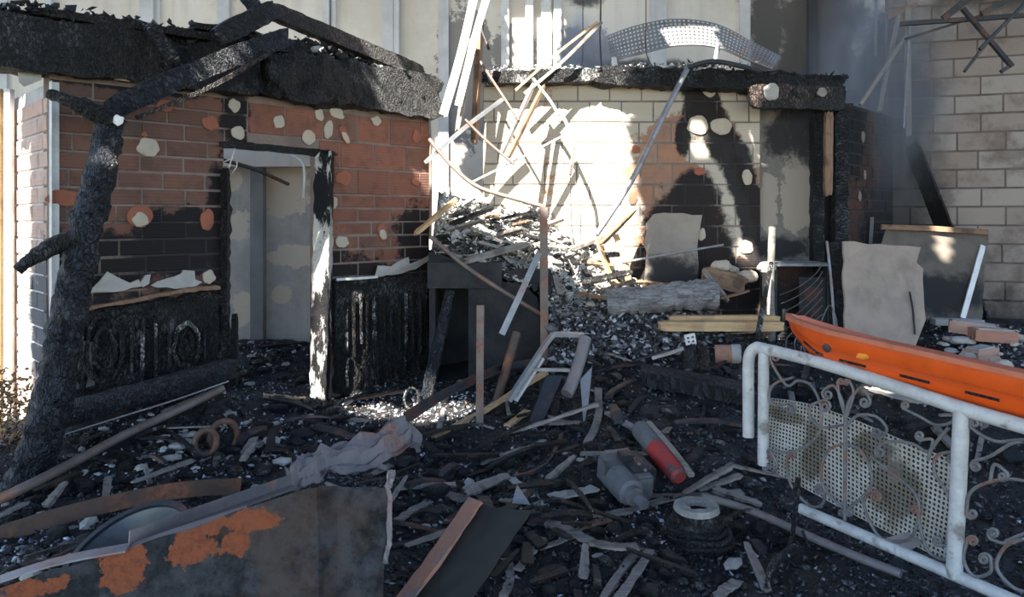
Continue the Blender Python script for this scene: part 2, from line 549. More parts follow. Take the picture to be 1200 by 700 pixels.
# ------------------------------------------------------------------ materials in use
MAT_CHAR = m_char('charred wood', (.009, .009, .011), (.03, .031, .036), ash=.3)
MAT_CHAR_BLUE = m_char('charred wood with blue sky sheen in its colour', (.012, .016, .026), (.04, .055, .085), ash=.15, rough=.42)  # blue sheen of the sky is put into the base colour
MAT_CHAR_ASH = m_char('charred wood dusted with ash', (.022, .022, .025), (.09, .09, .095), ash=.95, ashcol=(.62, .61, .6), scale=26)
MAT_CHAR_BROWN = m_char('half charred brown wood', (.02, .016, .014), (.07, .05, .038), ash=.25, brown=.9)
b_ = NB('white paint blistered off charred wood')
o_ = b_.tc.outputs['Object']; n_ = b_.noise(b_.mapping(o_, (1.0, 3.0, 3.0)), 4.5, 6, .7); n2_ = b_.noise(o_, 45, 5, .75); n3_ = b_.noise(b_.mapping(o_, (.5, 1, 1)), 2.6, 3, .6)
c_ = b_.mix(b_.step(b_.math('MULTIPLY_ADD', n3_, .9, b_.math('MULTIPLY', n_, .6)), .74, .80), (.011, .011, .012), (.60, .57, .52))
c_ = b_.mix(b_.math('MULTIPLY', b_.step(n2_, .55, .7), .75), c_, (.012, .012, .012))
MAT_JAMB = b_.done(c_, .75, b_.bump(b_.math('ADD', n_, n2_), .9, .02), spec=.3)
MAT_MORTAR = m_plaster('mortar', (.255, .195, .165), (.185, .14, .12), scale=5, soot=[(fac(215, 290), (.75, .75, .42)), (fac(160, 420), (1.2, 1.2, .55)), (fac(450, 370), (1.0, 1.0, .55)), (fac(276, 128), (.12, .12, .36)), (P(1010, 300, 7.6), (.9, .9, 1.4))])
SOOT_F = [(fac(215, 283), (.42, .42, .28)), (fac(120, 310), (.5, .5, .25)), (fac(160, 420), (1.15, 1.15, .52)), (fac(276, 128), (.13, .13, .45)), (fac(455, 370), (.85, .85, .50)),
          (fac(492, 285), (.33, .33, .40)), (fac(160, 95), (.9, .9, .10)), (fac(258, 260), (.13, .13, .55)), (fac(400, 345), (.6, .6, .38))]
MAT_BRICK_F = m_brick('fired brick of the hut', SOOT_F)
MAT_BRICK_FL = m_brick('smoke dulled brick of the hut', SOOT_F, (.205, .098, .07), (.155, .08, .06), (.135, .09, .074))
MAT_BRICK_PALE = m_brick('whitewashed brick', [(P(50, 370, 4.7), (.5, .5, .5))], (.62, .43, .36), (.66, .5, .44), (.58, .44, .38), sootcol=(.1, .11, .13))
# middle wall: soot and pale render, plus diagonal shadow and sun bands put into the colour
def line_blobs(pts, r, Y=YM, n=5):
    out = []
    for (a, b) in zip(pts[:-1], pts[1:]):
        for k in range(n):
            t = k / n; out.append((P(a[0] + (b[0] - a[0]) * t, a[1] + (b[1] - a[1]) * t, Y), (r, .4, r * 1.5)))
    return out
SOOT_SHADE_M = [(P(805, 300, YM), (.55, .4, .75)), (P(785, 340, YM), (.45, .4, .7)), (P(822, 120, YM), (.22, .4, .40)), (P(865, 340, YM), (.3, .4, .4)), (P(885, 100, YM), (.3, .4, .14)), (P(800, 160, YM), (.09, .4, .22)), (P(815, 235, YM), (.3, .4, .34))] \
    + line_blobs([(838, 150), (862, 190), (884, 260), (888, 300)], .17, n=3)  # diagonal bands: shadow put into the colour along with the soot
LIGHT_M = [(P(595, 170, YM), (.42, .4, 1.0)), (P(690, 150, YM), (.5, .4, .62)), (P(690, 260, YM), (.5, .4, .6)), (P(775, 112, YM), (.3, .4, .22)), (P(735, 130, YM), (.3, .4, .3))] + line_blobs([(848, 95), (880, 140), (885, 200)], .16, n=2) + line_blobs([(815, 165), (840, 185), (862, 250), (876, 300)], .15, n=2)  # pale render, enlarged to brighten sunlit brick, plus painted sun bands
MAT_BRICK_M = m_brick('hollow brick of the middle wall', SOOT_SHADE_M, (.42, .20, .12), (.36, .18, .115), (.37, .27, .21), amp=.26, light=LIGHT_M, lightcol=(.50, .44, .36))
MAT_BRICK_K = m_brick('soot darkened brick', [(P(1040, 330, 8.0), (.9, .9, 1.2)), (P(1000, 140, 7.4), (.45, .5, .7)), (P(1045, 180, 8.2), (.35, .6, 1.2))], (.085, .038, .026), (.06, .03, .024), (.055, .034, .029))
b_ = NB('concrete block')
pos_ = b_.geo.outputs['Position']; n_ = b_.noise(pos_, 2.2, 6, .65); n2_ = b_.noise(pos_, 22, 4, .7)
c_ = b_.ramp(b_.rand(), [(0, (.26, .21, .18)), (.5, (.31, .26, .23)), (1, (.35, .31, .28))])
c_ = b_.mix(b_.math('MULTIPLY', b_.step(n_, .45, .68), .7), c_, (.12, .085, .068))
c_ = b_.mix(b_.math('MULTIPLY', b_.step(n2_, .6, .74), .25), c_, (.38, .35, .32))
c_ = b_.mix(b_.math('MULTIPLY', b_.blobs([(blk(1058, 230), (.62, 1, 1.7)), (blk(1090, 330), (.6, 1, 1.0)), (blk(1060, 120), (.45, 1, 1.0)), (blk(1150, 395), (1.6, 1, .7)), (blk(1010, 60), (.7, 1, 1.2)), (blk(1180, -10), (1.2, 1, .35))], 1.6, .4, 0, .8), .88), c_, (.035, .034, .036))
MAT_BLOCK = b_.done(c_, .9, b_.bump(b_.math('ADD', n_, n2_), .4, .01), spec=.2)
MAT_BLOCK_MORTAR = m_plaster('block mortar', (.17, .135, .115), (.11, .09, .078), scale=5, soot=[(blk(1060, 300), (.5, 1, 1.5)), (blk(1150, 385), (1.6, 1, .55))])
MAT_REAR = m_plaster('cream rear wall', (.72, .67, .59), (.62, .56, .48), scale=1.1, patch=[(P(545, 90, YB), (.4, 1, .9)), (P(680, 70, YB), (.55, 1, .42)), (P(600, 60, YB), (.3, 1, .4))], patchcol=(.27, .25, .235), amp=.42, streak=.34,
                     soot=[(P(960, 60, YB), (1.0, 1, 1.7)), (P(900, 40, YB), (.35, 1, .9)), (P(1040, 90, YB), (.9, 1, 1.2)), (P(690, -6, YB), (.35, 1, .22)), (P(760, 80, YB), (.8, 1, .15))], sootcol=(.075, .07, .068))
MAT_PILASTER = m_plaster('grey white pilaster', (.60, .60, .60), (.50, .49, .48), scale=2.5, soot=[(P(960, 60, YB), (.6, 1, 1.6))])
MAT_INNER = m_plaster('stained plaster inside the hut', (.58, .555, .52), (.43, .415, .40), scale=3.4, patch=[(P(275, 262, 7.5), (.2, .5, .15)), (P(335, 215, 7.5), (.3, .5, .35)), (P(345, 300, 7.5), (.3, .5, .12)), (P(285, 360, 7.5), (.12, .5, .2)), (P(330, 190, 7.5), (.3, .5, .15)), (P(270, 215, 7.5), (.12, .5, .1)), (P(330, 345, 7.5), (.1, .5, .1))], patchcol=(.74, .65, .53), amp=.75,
                      soot=[(P(305, 425, 7.5), (1.2, .6, .28))])
MAT_DAB = m_plain('dry adhesive plaster', (.50, .43, .345), .9, var=.25, scale=9)
MAT_DAB_RED = m_plain('adhesive scar on brick', (.33, .115, .07), .9, var=.3, scale=14)
MAT_PLASTER_GREY = m_plaster('grey plaster remnant', (.46, .44, .41), (.36, .345, .325), scale=4)
MAT_BOARD = m_plaster('scorched beige board', (.37, .295, .24), (.30, .245, .21), scale=4, bump=.4, streak=.45)
MAT_STEEL = m_metal('dull steel', (.36, .37, .385), (.24, .245, .26), rust=.35)
MAT_STEEL_WARM = m_metal('scorched steel', (.24, .19, .165), (.145, .12, .11), rust=.5, metal=.5, rough=.5)
MAT_STEEL_DARK = m_metal('blackened steel', (.05, .055, .065), (.03, .032, .036), rust=.3, metal=.4, rough=.45)
MAT_STEEL_WHITE = m_metal('pale galvanised steel', (.72, .72, .71), (.5, .5, .5), metal=.25, rough=.45)
def m_rust_sheet():
    b = NB('rusted sheet steel'); pos = b.geo.outputs['Position']
    n = b.noise(pos, 7, 7, .72); n2 = b.noise(pos, 38, 5, .75); n4 = b.noise(pos, 2.2, 5, .65)
    c = b.mix(b.step(n, .36, .66), (.012, .0125, .014), (.05, .052, .056))
    c = b.mix(b.math('MULTIPLY', b.step(b.math('MULTIPLY_ADD', n, .5, b.math('MULTIPLY', n4, .6)), .5, .68), .8), c, (.085, .09, .1))
    c = b.mix(b.math('MULTIPLY', b.step(n2, .56, .74), .55), c, (.006, .006, .006))
    c = b.mix(b.math('MULTIPLY', b.step(b.math('ADD', n4, b.math('MULTIPLY', n2, .3)), .64, .76), .45), c, (.085, .045, .022))
    rm = b.blobs([(P(222, 640, 2.55), (.085, .3, .06)), (P(150, 655, 2.5), (.08, .3, .05)), (P(245, 610, 2.6), (.06, .3, .05)), (P(135, 685, 2.4), (.07, .3, .05)), (P(300, 605, 2.65), (.09, .3, .04)), (P(265, 650, 2.5), (.05, .3, .04)), (P(20, 705, 2.3), (.1, .3, .03))], 7, .8, 0, .05)
    c = b.mix(rm, c, b.mix(b.step(n2, .4, .7), (.27, .082, .036), (.17, .055, .028)))
    return b.done(c, b.math('MULTIPLY_ADD', n2, .4, .38), b.bump(b.math('ADD', n2, n), .7, .01), .0, .14)
MAT_RUST = m_rust_sheet()
MAT_RUST_BAR = m_metal('rusty flat bar', (.14, .09, .07), (.08, .06, .055), rust=.9, metal=.3, rough=.5, scale=5, rlo=.5, rhi=.66, rustcol=(.32, .12, .06))
MAT_PINK = m_metal('heat bleached steel', (.27, .225, .215), (.17, .165, .175), rust=.8, metal=.3, rough=.5, scale=4, rlo=.55, rhi=.64, rustcol=(.42, .19, .13))
MAT_WHITE = m_metal('chipped white paint', (.60, .60, .59), (.44, .44, .44), rust=.7, metal=0, rough=.45, scale=11, rlo=.57, rhi=.66, rustcol=(.20, .16, .13))
MAT_EDGE = m_metal('bare heat-reddened steel', (.36, .17, .115), (.27, .15, .115), rust=.6, metal=.1, rough=.55, scale=9, rlo=.52, rhi=.64, rustcol=(.2, .19, .2))
MAT_IRON = m_metal('bare wrought iron', (.22, .215, .215), (.12, .12, .125), rust=.5, metal=.35, rough=.5, scale=12)
MAT_ORANGE = m_plain('orange plastic', (.78, .105, .012), .38, var=.28, scale=7)
MAT_ORANGE_RIM = m_plain('scuffed orange rim', (.55, .16, .08), .5, var=.3, scale=11)
MAT_PALE_WOOD = m_wood('unburnt pale wood', (.62, .42, .23), (.46, .29, .15), .25)
MAT_GREY_WOOD = m_wood('smoke greyed wood', (.30, .265, .235), (.19, .17, .155), .5)
MAT_BROWN_WOOD = m_wood('scorched brown wood', (.27, .165, .105), (.16, .10, .07), .55)
MAT_CHIP = m_chip('ash and charcoal')
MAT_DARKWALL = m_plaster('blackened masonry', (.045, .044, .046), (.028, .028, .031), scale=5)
MAT_RED = m_metal('red enamel', (.40, .035, .03), (.28, .03, .027), rust=.95, metal=0, rough=.45, scale=9, rlo=.5, rhi=.6, rustcol=(.09, .085, .085))
MAT_ASH_LOG = m_wood('ash grey log', (.28, .27, .27), (.09, .088, .09), .5)
MAT_BLOCKGREY = m_plain('grey ash caked metal', (.13, .135, .145), .7, var=.5, scale=12)
b_ = NB('burnt ground')
pos_ = b_.geo.outputs['Position']
n_ = b_.noise(pos_, 6, 6, .7); n2_ = b_.noise(pos_, 45, 5, .75); n3_ = b_.noise(pos_, 1.3, 4, .6)
c_ = b_.mix(b_.step(n_, .35, .7), (.009, .0095, .011), (.036, .037, .042))
c_ = b_.mix(b_.math('MULTIPLY', b_.step(n2_, .56, .72), .6), c_, (.085, .087, .095))
c_ = b_.mix(b_.math('MULTIPLY', b_.step(n3_, .55, .72), .5), c_, (.05, .042, .036))
MAT_GROUND = b_.done(c_, b_.math('MULTIPLY_ADD', n2_, .4, .4), b_.bump(b_.math('ADD', n_, b_.math('MULTIPLY', n2_, .8)), .9, .03), spec=.5)
b_ = NB('ash heap')
pos_ = b_.geo.outputs['Position']
n_ = b_.noise(pos_, 5, 6, .7); n2_ = b_.noise(pos_, 30, 5, .75)
c_ = b_.mix(b_.step(n_, .36, .62), (.2, .19, .175), (.66, .64, .61))
c_ = b_.mix(b_.math('MULTIPLY', b_.step(n2_, .58, .74), .6), c_, (.05, .05, .05))
MAT_HEAP = b_.done(c_, .9, b_.bump(b_.math('ADD', n_, n2_), .9, .04), spec=.2)

# ------------------------------------------------------------------ unseen roof over the yard: openings shaped so that the sun falls in patches
# each opening is given by what it lights
def lit(pts): return [Vector(p) for p in pts]
SUNLIT = [
    lit([P(552, 70, 7.25), P(640, 78, 7.25), P(764, 84, 7.25), P(735, 150, 7.25), P(750, 230, 7.25), P(762, 320, 7.25), P(768, 400, 6.9), P(700, 352, 6.7), P(640, 318, 6.7), P(560, 270, 6.8), P(512, 250, 7.0), P(505, 195, 7.3), P(545, 190, 7.25)]),
    lit([P(512, -30, 6.9), P(590, -30, 6.9), P(560, 60, 6.9), P(535, 118, 6.9), P(518, 118, 6.9)]),
    lit([P(-60, 40, 4.9), P(18, 60, 4.9), P(28, 250, 4.95), P(46, 470, 5.0), P(-60, 500, 5.0)]),
    lit([fac(340, 215, .13), fac(388, 215, .13), fac(388, 330, .13), fac(386, 400, .13), fac(390, 474, .13), P(335, 474, 5.85), fac(340, 400, .13)]),
    lit([P(398, 470, 5.7), P(440, 462, 5.8), P(470, 478, 5.6), P(480, 440, 5.75), P(505, 425, 5.75), P(512, 468, 5.65), P(560, 470, 5.5), P(545, 500, 5.3), P(500, 505, 5.2), P(470, 498, 5.3), P(430, 498, 5.4)]),
    lit([fs(1.75, 2.9, -.2), fs(2.2, 2.9, -.25), fs(FL, 2.88, -.12), fs(FL, 2.88, .01), fs(2.4, 2.88, -.01), fs(1.8, 2.9, -.05)]),
    lit([P(806, 132, 7.2), P(826, 134, 7.2), P(828, 182, 7.2), P(810, 180, 7.2)]),
    lit([P(862, 276, 7.2), P(886, 276, 7.2), P(886, 304, 7.2), P(862, 304, 7.2)]),
    lit([P(878, 118, 7.1), P(900, 118, 7.1), P(906, 140, 7.1), P(886, 160, 7.1)]),
    lit([P(885, 305, 6.9), P(912, 300, 6.9), P(915, 395, 6.5), P(900, 400, 6.5)]),
    lit([P(770, 22, 7.3), P(838, 28, 7.3), P(850, 92, 7.2), P(800, 82, 7.2)]),
    lit([P(585, -20, 9.3), P(652, -20, 9.3), P(640, 90, 9.3), P(590, 90, 9.3)]),
    lit([P(1012, 450, 5.25), P(1092, 470, 5.15), P(1092, 480, 5.1), P(1012, 462, 5.2)]),
    lit([P(1090, 275, 7.3), P(1108, 280, 7.3), P(1115, 322, 7.2), P(1100, 318, 7.2)]),
]
ROOF_Z = 7.0
def to_roof(p):
    t = (p.z - ROOF_Z) / SUN.z
    q = p - SUN * t
    return (q.x, q.y)
HOLES = [np.array([to_roof(p) for p in poly]) for poly in SUNLIT]
def inside(poly, x, y):
    n = len(poly); r = np.zeros(x.shape, bool)
    for i in range(n):
        x0, y0 = poly[i]; x1, y1 = poly[(i + 1) % n]
        c = ((y0 > y) != (y1 > y)) & (x < (x1 - x0) * (y - y0) / ((y1 - y0) if y1 != y0 else 1e-9) + x0)
        r ^= c
    return r
def build_roof():
    st = 0.07
    xs = np.arange(-11.0, 8.0, st); ys = np.arange(-9.0, 7.7, st)
    X, Y = np.meshgrid(xs, ys)
    hole = np.zeros(X.shape, bool)
    for p in HOLES: hole |= inside(p, X + st / 2, Y + st / 2)
    # extra opening added over the hut to let skylight in
    hole |= (X > -6.0 + .15 * np.sin(Y * 7)) & (X < -2.6 + .12 * np.sin(Y * 9)) & (Y > 4.0 + .08 * np.sin(X * 8)) & (Y < 5.75 + .06 * np.sin(X * 11))
    nx = len(xs) + 1; ny = len(ys) + 1
    gx, gy = np.meshgrid(np.append(xs, xs[-1] + st), np.append(ys, ys[-1] + st))
    v = np.stack([gx.ravel(), gy.ravel(), np.full(gx.size, ROOF_Z)], 1)
    jj, ii = np.nonzero(~hole)
    a = jj * nx + ii
    f = np.stack([a, a + 1, a + 1 + nx, a + nx], 1)
    me = bpy.data.meshes.new('unseen_roof')
    me.from_pydata(v.tolist(), [], f.tolist())
    me.materials.append(MAT_STEEL_DARK)
    o = bpy.data.objects.new('unseen_roof', me)
    setup(o, None, (0, 0, 0), 'unseen scorched sheet roof over the yard with openings shaped for the sun patches', 'roof', kind='structure')
    md = o.modifiers.new('thickness', 'SOLIDIFY'); md.thickness = .02
build_roof()

# ------------------------------------------------------------------ ground
def build_floor():
    xs = np.linspace(-8, 7, 250); ys = np.concatenate([np.linspace(-5, 2.4, 12), np.linspace(2.5, 8.2, 150), np.linspace(8.4, 10.5, 8)])
    X, Y = np.meshgrid(xs, ys)
    Z = gz_np(X, Y)
    v = []
    for x, y, z in zip(X.ravel(), Y.ravel(), Z.ravel()):
        q = Vector((x, y, 0))
        v.append((x, y, z + .035 * noise.noise(q * 3.1) + .022 * noise.noise(q * 8.3) + .014 * noise.noise(q * 21)))
    n = len(xs); f = []
    for j in range(len(ys) - 1):
        for i in range(n - 1):
            a = j * n + i
            f.append((a, a + 1, a + 1 + n, a + n))
    return mesh_obj('floor', v, f, MAT_GROUND, smooth=True, origin=(0, 0, 0), label='blackened yard floor under ash and charcoal', category='floor', kind='structure')
build_floor()

# ------------------------------------------------------------------ walls
def brick_proto(name, w, d, h, mat, n=3):
    out = []
    for k in range(n):
        rnd = random.Random(k * 13 + int(w * 1000))
        e = .006
        j = lambda s: rnd.uniform(-s, s)
        # local: x along the wall, y into the wall, z up; front face at y=0
        v = [(-w / 2, d, 0), (w / 2, d, 0), (w / 2, d, h), (-w / 2, d, h),
             (-w / 2, e, 0), (w / 2, e, 0), (w / 2, e, h), (-w / 2, e, h),
             (-w / 2 + e + j(.002), j(.0015), e + j(.002)), (w / 2 - e + j(.002), j(.0015), e + j(.002)), (w / 2 - e + j(.002), j(.0015), h - e + j(.002)), (-w / 2 + e + j(.002), j(.0015), h - e + j(.002))]
        f = [(3, 2, 1, 0), (0, 1, 5, 4), (1, 2, 6, 5), (2, 3, 7, 6), (3, 0, 4, 7), (4, 5, 9, 8), (5, 6, 10, 9), (6, 7, 11, 10), (7, 4, 8, 11), (8, 9, 10, 11)]
        me = bpy.data.meshes.new(name); me.from_pydata(v, [], f); me.materials.append(mat)
        out.append(me)
    return out

def lay_bricks(parent, at, u, s0, s1, courses, blen, mat, keep, name='brick', joint=.012, proud=.004, depth=.05, seed=1):
    """courses: list of (z_bottom, height); at(s,z,out)->world point"""
    rnd = random.Random(seed)
    ux = Vector((u.x, u.y, 0)); n_in = Vector((-u.y, u.x, 0))
    protos = {}
    for r, (z, hgt) in enumerate(courses):
        s = s0 - (blen * .5 if r % 2 else 0) - rnd.uniform(0, .05)
        while s < s1:
            a = max(s, s0) + joint / 2; b = min(s + blen, s1) - joint / 2
            s += blen
            if b - a < .04: continue
            for (c, d) in keep(a, b, z, z + hgt):
                if d - c < .035: continue
                key = round(hgt, 3)
                if key not in protos: protos[key] = brick_proto(name, 1.0, depth, hgt - joint, mat)
                me = rnd.choice(protos[key])
                p = at((c + d) / 2, z + joint / 2, proud + rnd.uniform(-.003, .004))
                R = Matrix((ux * (d - c), n_in, Vector((0, 0, 1)))).transposed().to_4x4()
                frame_obj(name, me, Matrix.Translation(p) @ R, parent)

def keep_door(d0, d1, ztop):
    def k(a, b, z0, z1):
        if z0 >= ztop - .03 or b <= d0 or a >= d1: return [(a, b)]
        r = []
        if a < d0: r.append((a, d0))
        if b > d1: r.append((d1, b))
        return r
    return k

def slab_between(name, at, rects, thick, mat, **kw):
    g = Geo()
    for (s0, s1, z0, z1) in rects:
        c = [at(s0, z0, 0), at(s1, z0, 0), at(s1, z0, -thick), at(s0, z0, -thick), at(s0, z1, 0), at(s1, z1, 0), at(s1, z1, -thick), at(s0, z1, -thick)]
        g.add(c, box_geo(0, 1, 0, 1, 0, 1)[1])
    return mesh_obj(name, g.v, g.f, mat, **kw)

D0, D1, DT = fac_s(262), fac_s(374), 2.13
wall_left = slab_between('wall_left', lambda s, z, o: fs(s, z, o), [(0, D0, 0, 2.52), (D1, FL, 0, 2.52), (D0, D1, DT, 2.52)], .14, MAT_MORTAR, label='brick front of the burnt hut with an open doorway', category='wall', kind='structure')
cour_l = [(0.31 + .1142 * i, .1142) for i in range(19)]
lay_bricks(wall_left, fs, FU, 0.0, fac_s(290), cour_l, .29, MAT_BRICK_FL, keep_door(D0, D1, 2.13), seed=3)
cour_r = [(0.42 + .1142 * i, .1142) for i in range(12)] + [(1.79, .218), (2.008, .222), (2.23, .24)]
lay_bricks(wall_left, fs, FU, fac_s(290) + .002, FL, cour_r, .33, MAT_BRICK_F, keep_door(D0, D1, 2.13), seed=4)

# side return of the hut, whitewashed
SU = Vector((-FN.x, -FN.y)); 
def side(s, z, out=0.0):
    q = FA - FU * .0 + SU * (1.0 - s) - FU * out
    return Vector((q.x, q.y, z))
wall_side = slab_between('wall_side', lambda s, z, o: side(s, z, o - .005), [(0, 1.0, 0, 2.45)], .12, MAT_PILASTER, label='whitewashed brick return of the hut', category='wall', kind='structure')
lay_bricks(wall_side, side, Vector((-SU.x, -SU.y)), .0, .96, [(0.2 + .1142 * i, .1142) for i in range(19)], .3, MAT_BRICK_PALE, lambda a, b, z0, z1: [(a, b)], seed=5)
corner_geo = sweep_geo([fs(-.005, .1, .012), fs(-.005, 2.45, .012)], angle_sec(.055, .004), Vector((-SU.x, -SU.y, 0)))
mesh_obj('trim_1', corner_geo[0], corner_geo[1], MAT_STEEL_WHITE, label='pale metal corner strip on the hut', category='trim', kind='structure')

# inside the hut
wall_inner = mesh_obj('wall_inner', *box_geo(-4.3, -1.25, 7.5, 7.62, .1, 2.62), MAT_INNER, label='smoke stained plaster wall inside the hut', category='wall', kind='structure')
x0 = P(294, HZ, 7.42).x; x1 = P(309, HZ, 7.42).x
mesh_obj('trim_2', *box_geo(x0, x1, 7.40, 7.5, .1, 2.6), m_plaster('grey pier', (.27, .27, .275), (.2, .2, .2)), label='grey pier on the inner wall of the hut', category='trim', kind='structure')
mesh_obj('trim_3', *box_geo(-3.4, -1.6, 7.3, 7.5, 2.10, 2.26), MAT_REAR, label='cream ledge at the top of the inner wall', category='trim', kind='structure')

# middle brick wall
def mid(s, z, out=0.0): return Vector((s, YM - out, z))
XM0, XM1 = P(566, HZ, YM).x, P(891, HZ, YM).x
wall_middle = slab_between('wall_middle', mid, [(XM0, XM1, .3, 2.93)], .15, m_plaster('mortar of the middle wall', (.24, .205, .18), (.17, .15, .135), scale=5, soot=SOOT_SHADE_M, amp=.32), label='hollow brick wall behind the rubble heap', category='wall', kind='structure')
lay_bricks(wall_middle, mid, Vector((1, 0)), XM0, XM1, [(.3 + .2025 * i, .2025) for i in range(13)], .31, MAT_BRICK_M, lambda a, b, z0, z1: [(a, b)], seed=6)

# plastered panel of the doorway beside it
xa, xb = P(891, HZ, 7.3).x, P(951, HZ, 7.3).x
MAT_GREYDOOR = m_plaster('peeling grey plaster', (.17, .158, .146), (.24, .215, .19), scale=3.2, soot=[(P(935, 140, 7.3), (.3, .5, .45)), (P(900, 290, 7.3), (.7, .5, .14)), (P(915, 160, 7.3), (.2, .5, .3))], patch=[(P(935, 230, 7.3), (.16, .5, .4)), (P(900, 235, 7.3), (.1, .5, .3))], patchcol=(.34, .295, .245), amp=.6)
mesh_obj('wall_doorway', *box_geo(xa, xb, 7.3, 7.42, .3, 2.75), MAT_GREYDOOR, label='peeling grey plaster panel beside the sooty doorway', category='wall', kind='structure')
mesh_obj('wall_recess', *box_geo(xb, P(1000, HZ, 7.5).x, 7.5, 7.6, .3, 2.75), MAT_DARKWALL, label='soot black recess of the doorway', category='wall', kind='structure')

# sooty side wall
KL = (KB - KA).length
def kw_(s, z, out=0.0):
    q = KA + KU * s + KN * out
    return Vector((q.x, q.y, z))
wall_sooty = slab_between('wall_sooty', kw_, [(0, KL, .2, 2.72)], .12, MAT_DARKWALL, label='soot darkened brick side wall near the block wall', category='wall', kind='structure')
lay_bricks(wall_sooty, kw_, KU, 0, KL, [(.3 + .1142 * i, .1142) for i in range(21)], .29, MAT_BRICK_K, lambda a, b, z0, z1: [(a, b)], seed=8)

# block wall
RL = (RB - RA).length
def rw(s, z, out=0.0):
    q = RA + RU * s + RN * out
    return Vector((q.x, q.y, z))
wall_right = slab_between('wall_right', rw, [(0, RL + 1.2, 0, 4.9)], .18, MAT_BLOCK_MORTAR, label='unplastered concrete block wall', category='wall', kind='structure')
lay_bricks(wall_right, rw, RU, .0, RL + 1.0, [(.1 + .202 * i, .202) for i in range(22)], .46, MAT_BLOCK, lambda a, b, z0, z1: [(a, b)], name='concrete_block', seed=9, joint=.016)

# rear wall with pilasters
mesh_obj('wall_rear', *box_geo(-12.5, 5.0, YB, YB + .2, 0, 5.0), MAT_REAR, label='tall cream plastered rear wall with soot at one end', category='wall', kind='structure')
pil = [(0, 22), (60, 8), (176, 16), (186, 6), (264, 14), (384, 7), (392, 5), (456, 12), (466, 6), (520, 12), (592, 9), (620, 9), (640, 12), (653, 9), (770, 18), (872, 12), (950, 10)]
for i, (px, wpx) in enumerate(pil):
    w = wpx / F * YB; x = P(px, HZ, YB).x
    d = .05 + .03 * (i % 3)
    g = Geo()
    g.box(x - w / 2, x + w / 2, YB - d, YB, .2, 5.0)
    g.box(x - w / 2 - .012, x + w / 2 + .012, YB - d - .012, YB, 1.9, 1.98)
    mesh_obj('trim_%d' % (i + 4), g.v, g.f, MAT_PILASTER if px not in (592, 620, 640) else MAT_STEEL_WHITE, label='slim pale pilaster on the tall rear wall', category='trim', group='pilasters of the rear wall', kind='structure')

# ------------------------------------------------------------------ adhesive dabs on the walls (parts of their wall)
def dab(parent, p, nrm, r, mat, seed, ry=None, name='adhesive_dab', rot=0.0):
    rnd = random.Random(seed)
    nrm = Vector(nrm).normalized(); up = Vector((0, 0, 1)); s = up.cross(nrm).normalized()
    ry = ry or r
    n = 22; v = []; f = []
    rad = [1 + .28 * noise.noise(Vector((1.3 * math.cos(6.2832 * q / n), 1.3 * math.sin(6.2832 * q / n), seed * 1.7))) + rnd.uniform(-.03, .03) for q in range(n)]
    for k, (q, o) in enumerate(((1.0, 0.0), (.95, .007), (.5, .011))):
        for i in range(n):
            a = 2 * math.pi * i / n
            x = r * q * rad[i] * math.cos(a); z = ry * q * rad[i] * math.sin(a)
            x, z = x * math.cos(rot) - z * math.sin(rot), x * math.sin(rot) + z * math.cos(rot)
            v.append(p + s * x + up * z + nrm * (o + .004 + rnd.uniform(-.002, .002)))
    for k in range(2):
        for i in range(n):
            j = (i + 1) % n
            f.append((k * n + i, k * n + j, k * n + n + j, k * n + n + i))
    f.append(tuple(range(2 * n, 3 * n)))
    return mesh_obj(name, v, f, mat, parent, smooth=True, sharp=50)
FN3 = Vector((FN.x, FN.y, 0))
i = 0
for (px, py, r, ry, kind, rot) in [(173, 173, .075, .065, 0, 0), (163, 254, .078, .078, 2, 0), (193, 124, .06, .04, 1, .2), (245, 145, .06, .055, 1, 0), (242, 258, .05, .08, 1, 0), (73, 232, .09, .055, 1, 0), (168, 158, .02, .02, 1, 0),
                              (274, 124, .045, .05, 0, 0), (278, 156, .05, .05, 0, 0), (326, 143, .05, .05, 0, 0), (373, 135, .04, .055, 0, .3), (394, 133, .07, .045, 0, -.3), (384, 152, .04, .075, 0, -.15), (361, 161, .06, .055, 0, .5), (403, 158, .035, .09, 2, .5),
                              (440, 142, .05, .04, 0, 0), (447, 272, .05, .08, 2, .4), (400, 284, .065, .05, 0, 0), (402, 209, .075, .06, 1, 0), (486, 213, .045, .04, 1, 0), (244, 325, .045, .05, 0, 0), (390, 238, .04, .05, 0, 0), (487, 160, .05, .06, 1, 0)]:
    i += 1
    q = fac(px, py, .006)
    dab(wall_left, q, FN3, r, (MAT_DAB, MAT_DAB_RED, MAT_DAB_RED)[kind], 40 + i, ry, rot=rot)
    if kind == 2:
        dab(wall_left, q + FN3 * .012 + Vector((0, 0, -ry * .25)), FN3, r * .7, MAT_DAB, 90 + i, ry * .6, rot=rot)
for (px, py, r, ry, k) in [(831, 106, .068, .065, 0), (875, 208, .05, .07, 0), (874, 290, .07, .065, 0), (820, 201, .055, .04, 1), (845, 148, .1, .09, 0), (817, 147, .11, .1, 0), (800, 330, .11, .06, 0), (745, 175, .045, .04, 1), (742, 232, .05, .06, 1), (822, 275, .04, .06, 0)]:
    i += 1
    dab(wall_middle, P(px, py, YM) + Vector((0, -.006, 0)), (0, -1, 0), r, MAT_DAB if not k else MAT_DAB_RED, 140 + i, ry)
for (px, py, r, ry) in [(1010, 160, .05, .06), (1012, 205, .035, .05), (1006, 230, .04, .05), (1000, 305, .06, .05)]:
    i += 1
    q = on_plane(px, py, KA, KB)
    dab(wall_sooty, q + Vector((KN.x, KN.y, 0)) * .006, (KN.x, KN.y, 0), r, m_plain('sooty dab', (.22, .19, .16), .9), 180 + i, ry)

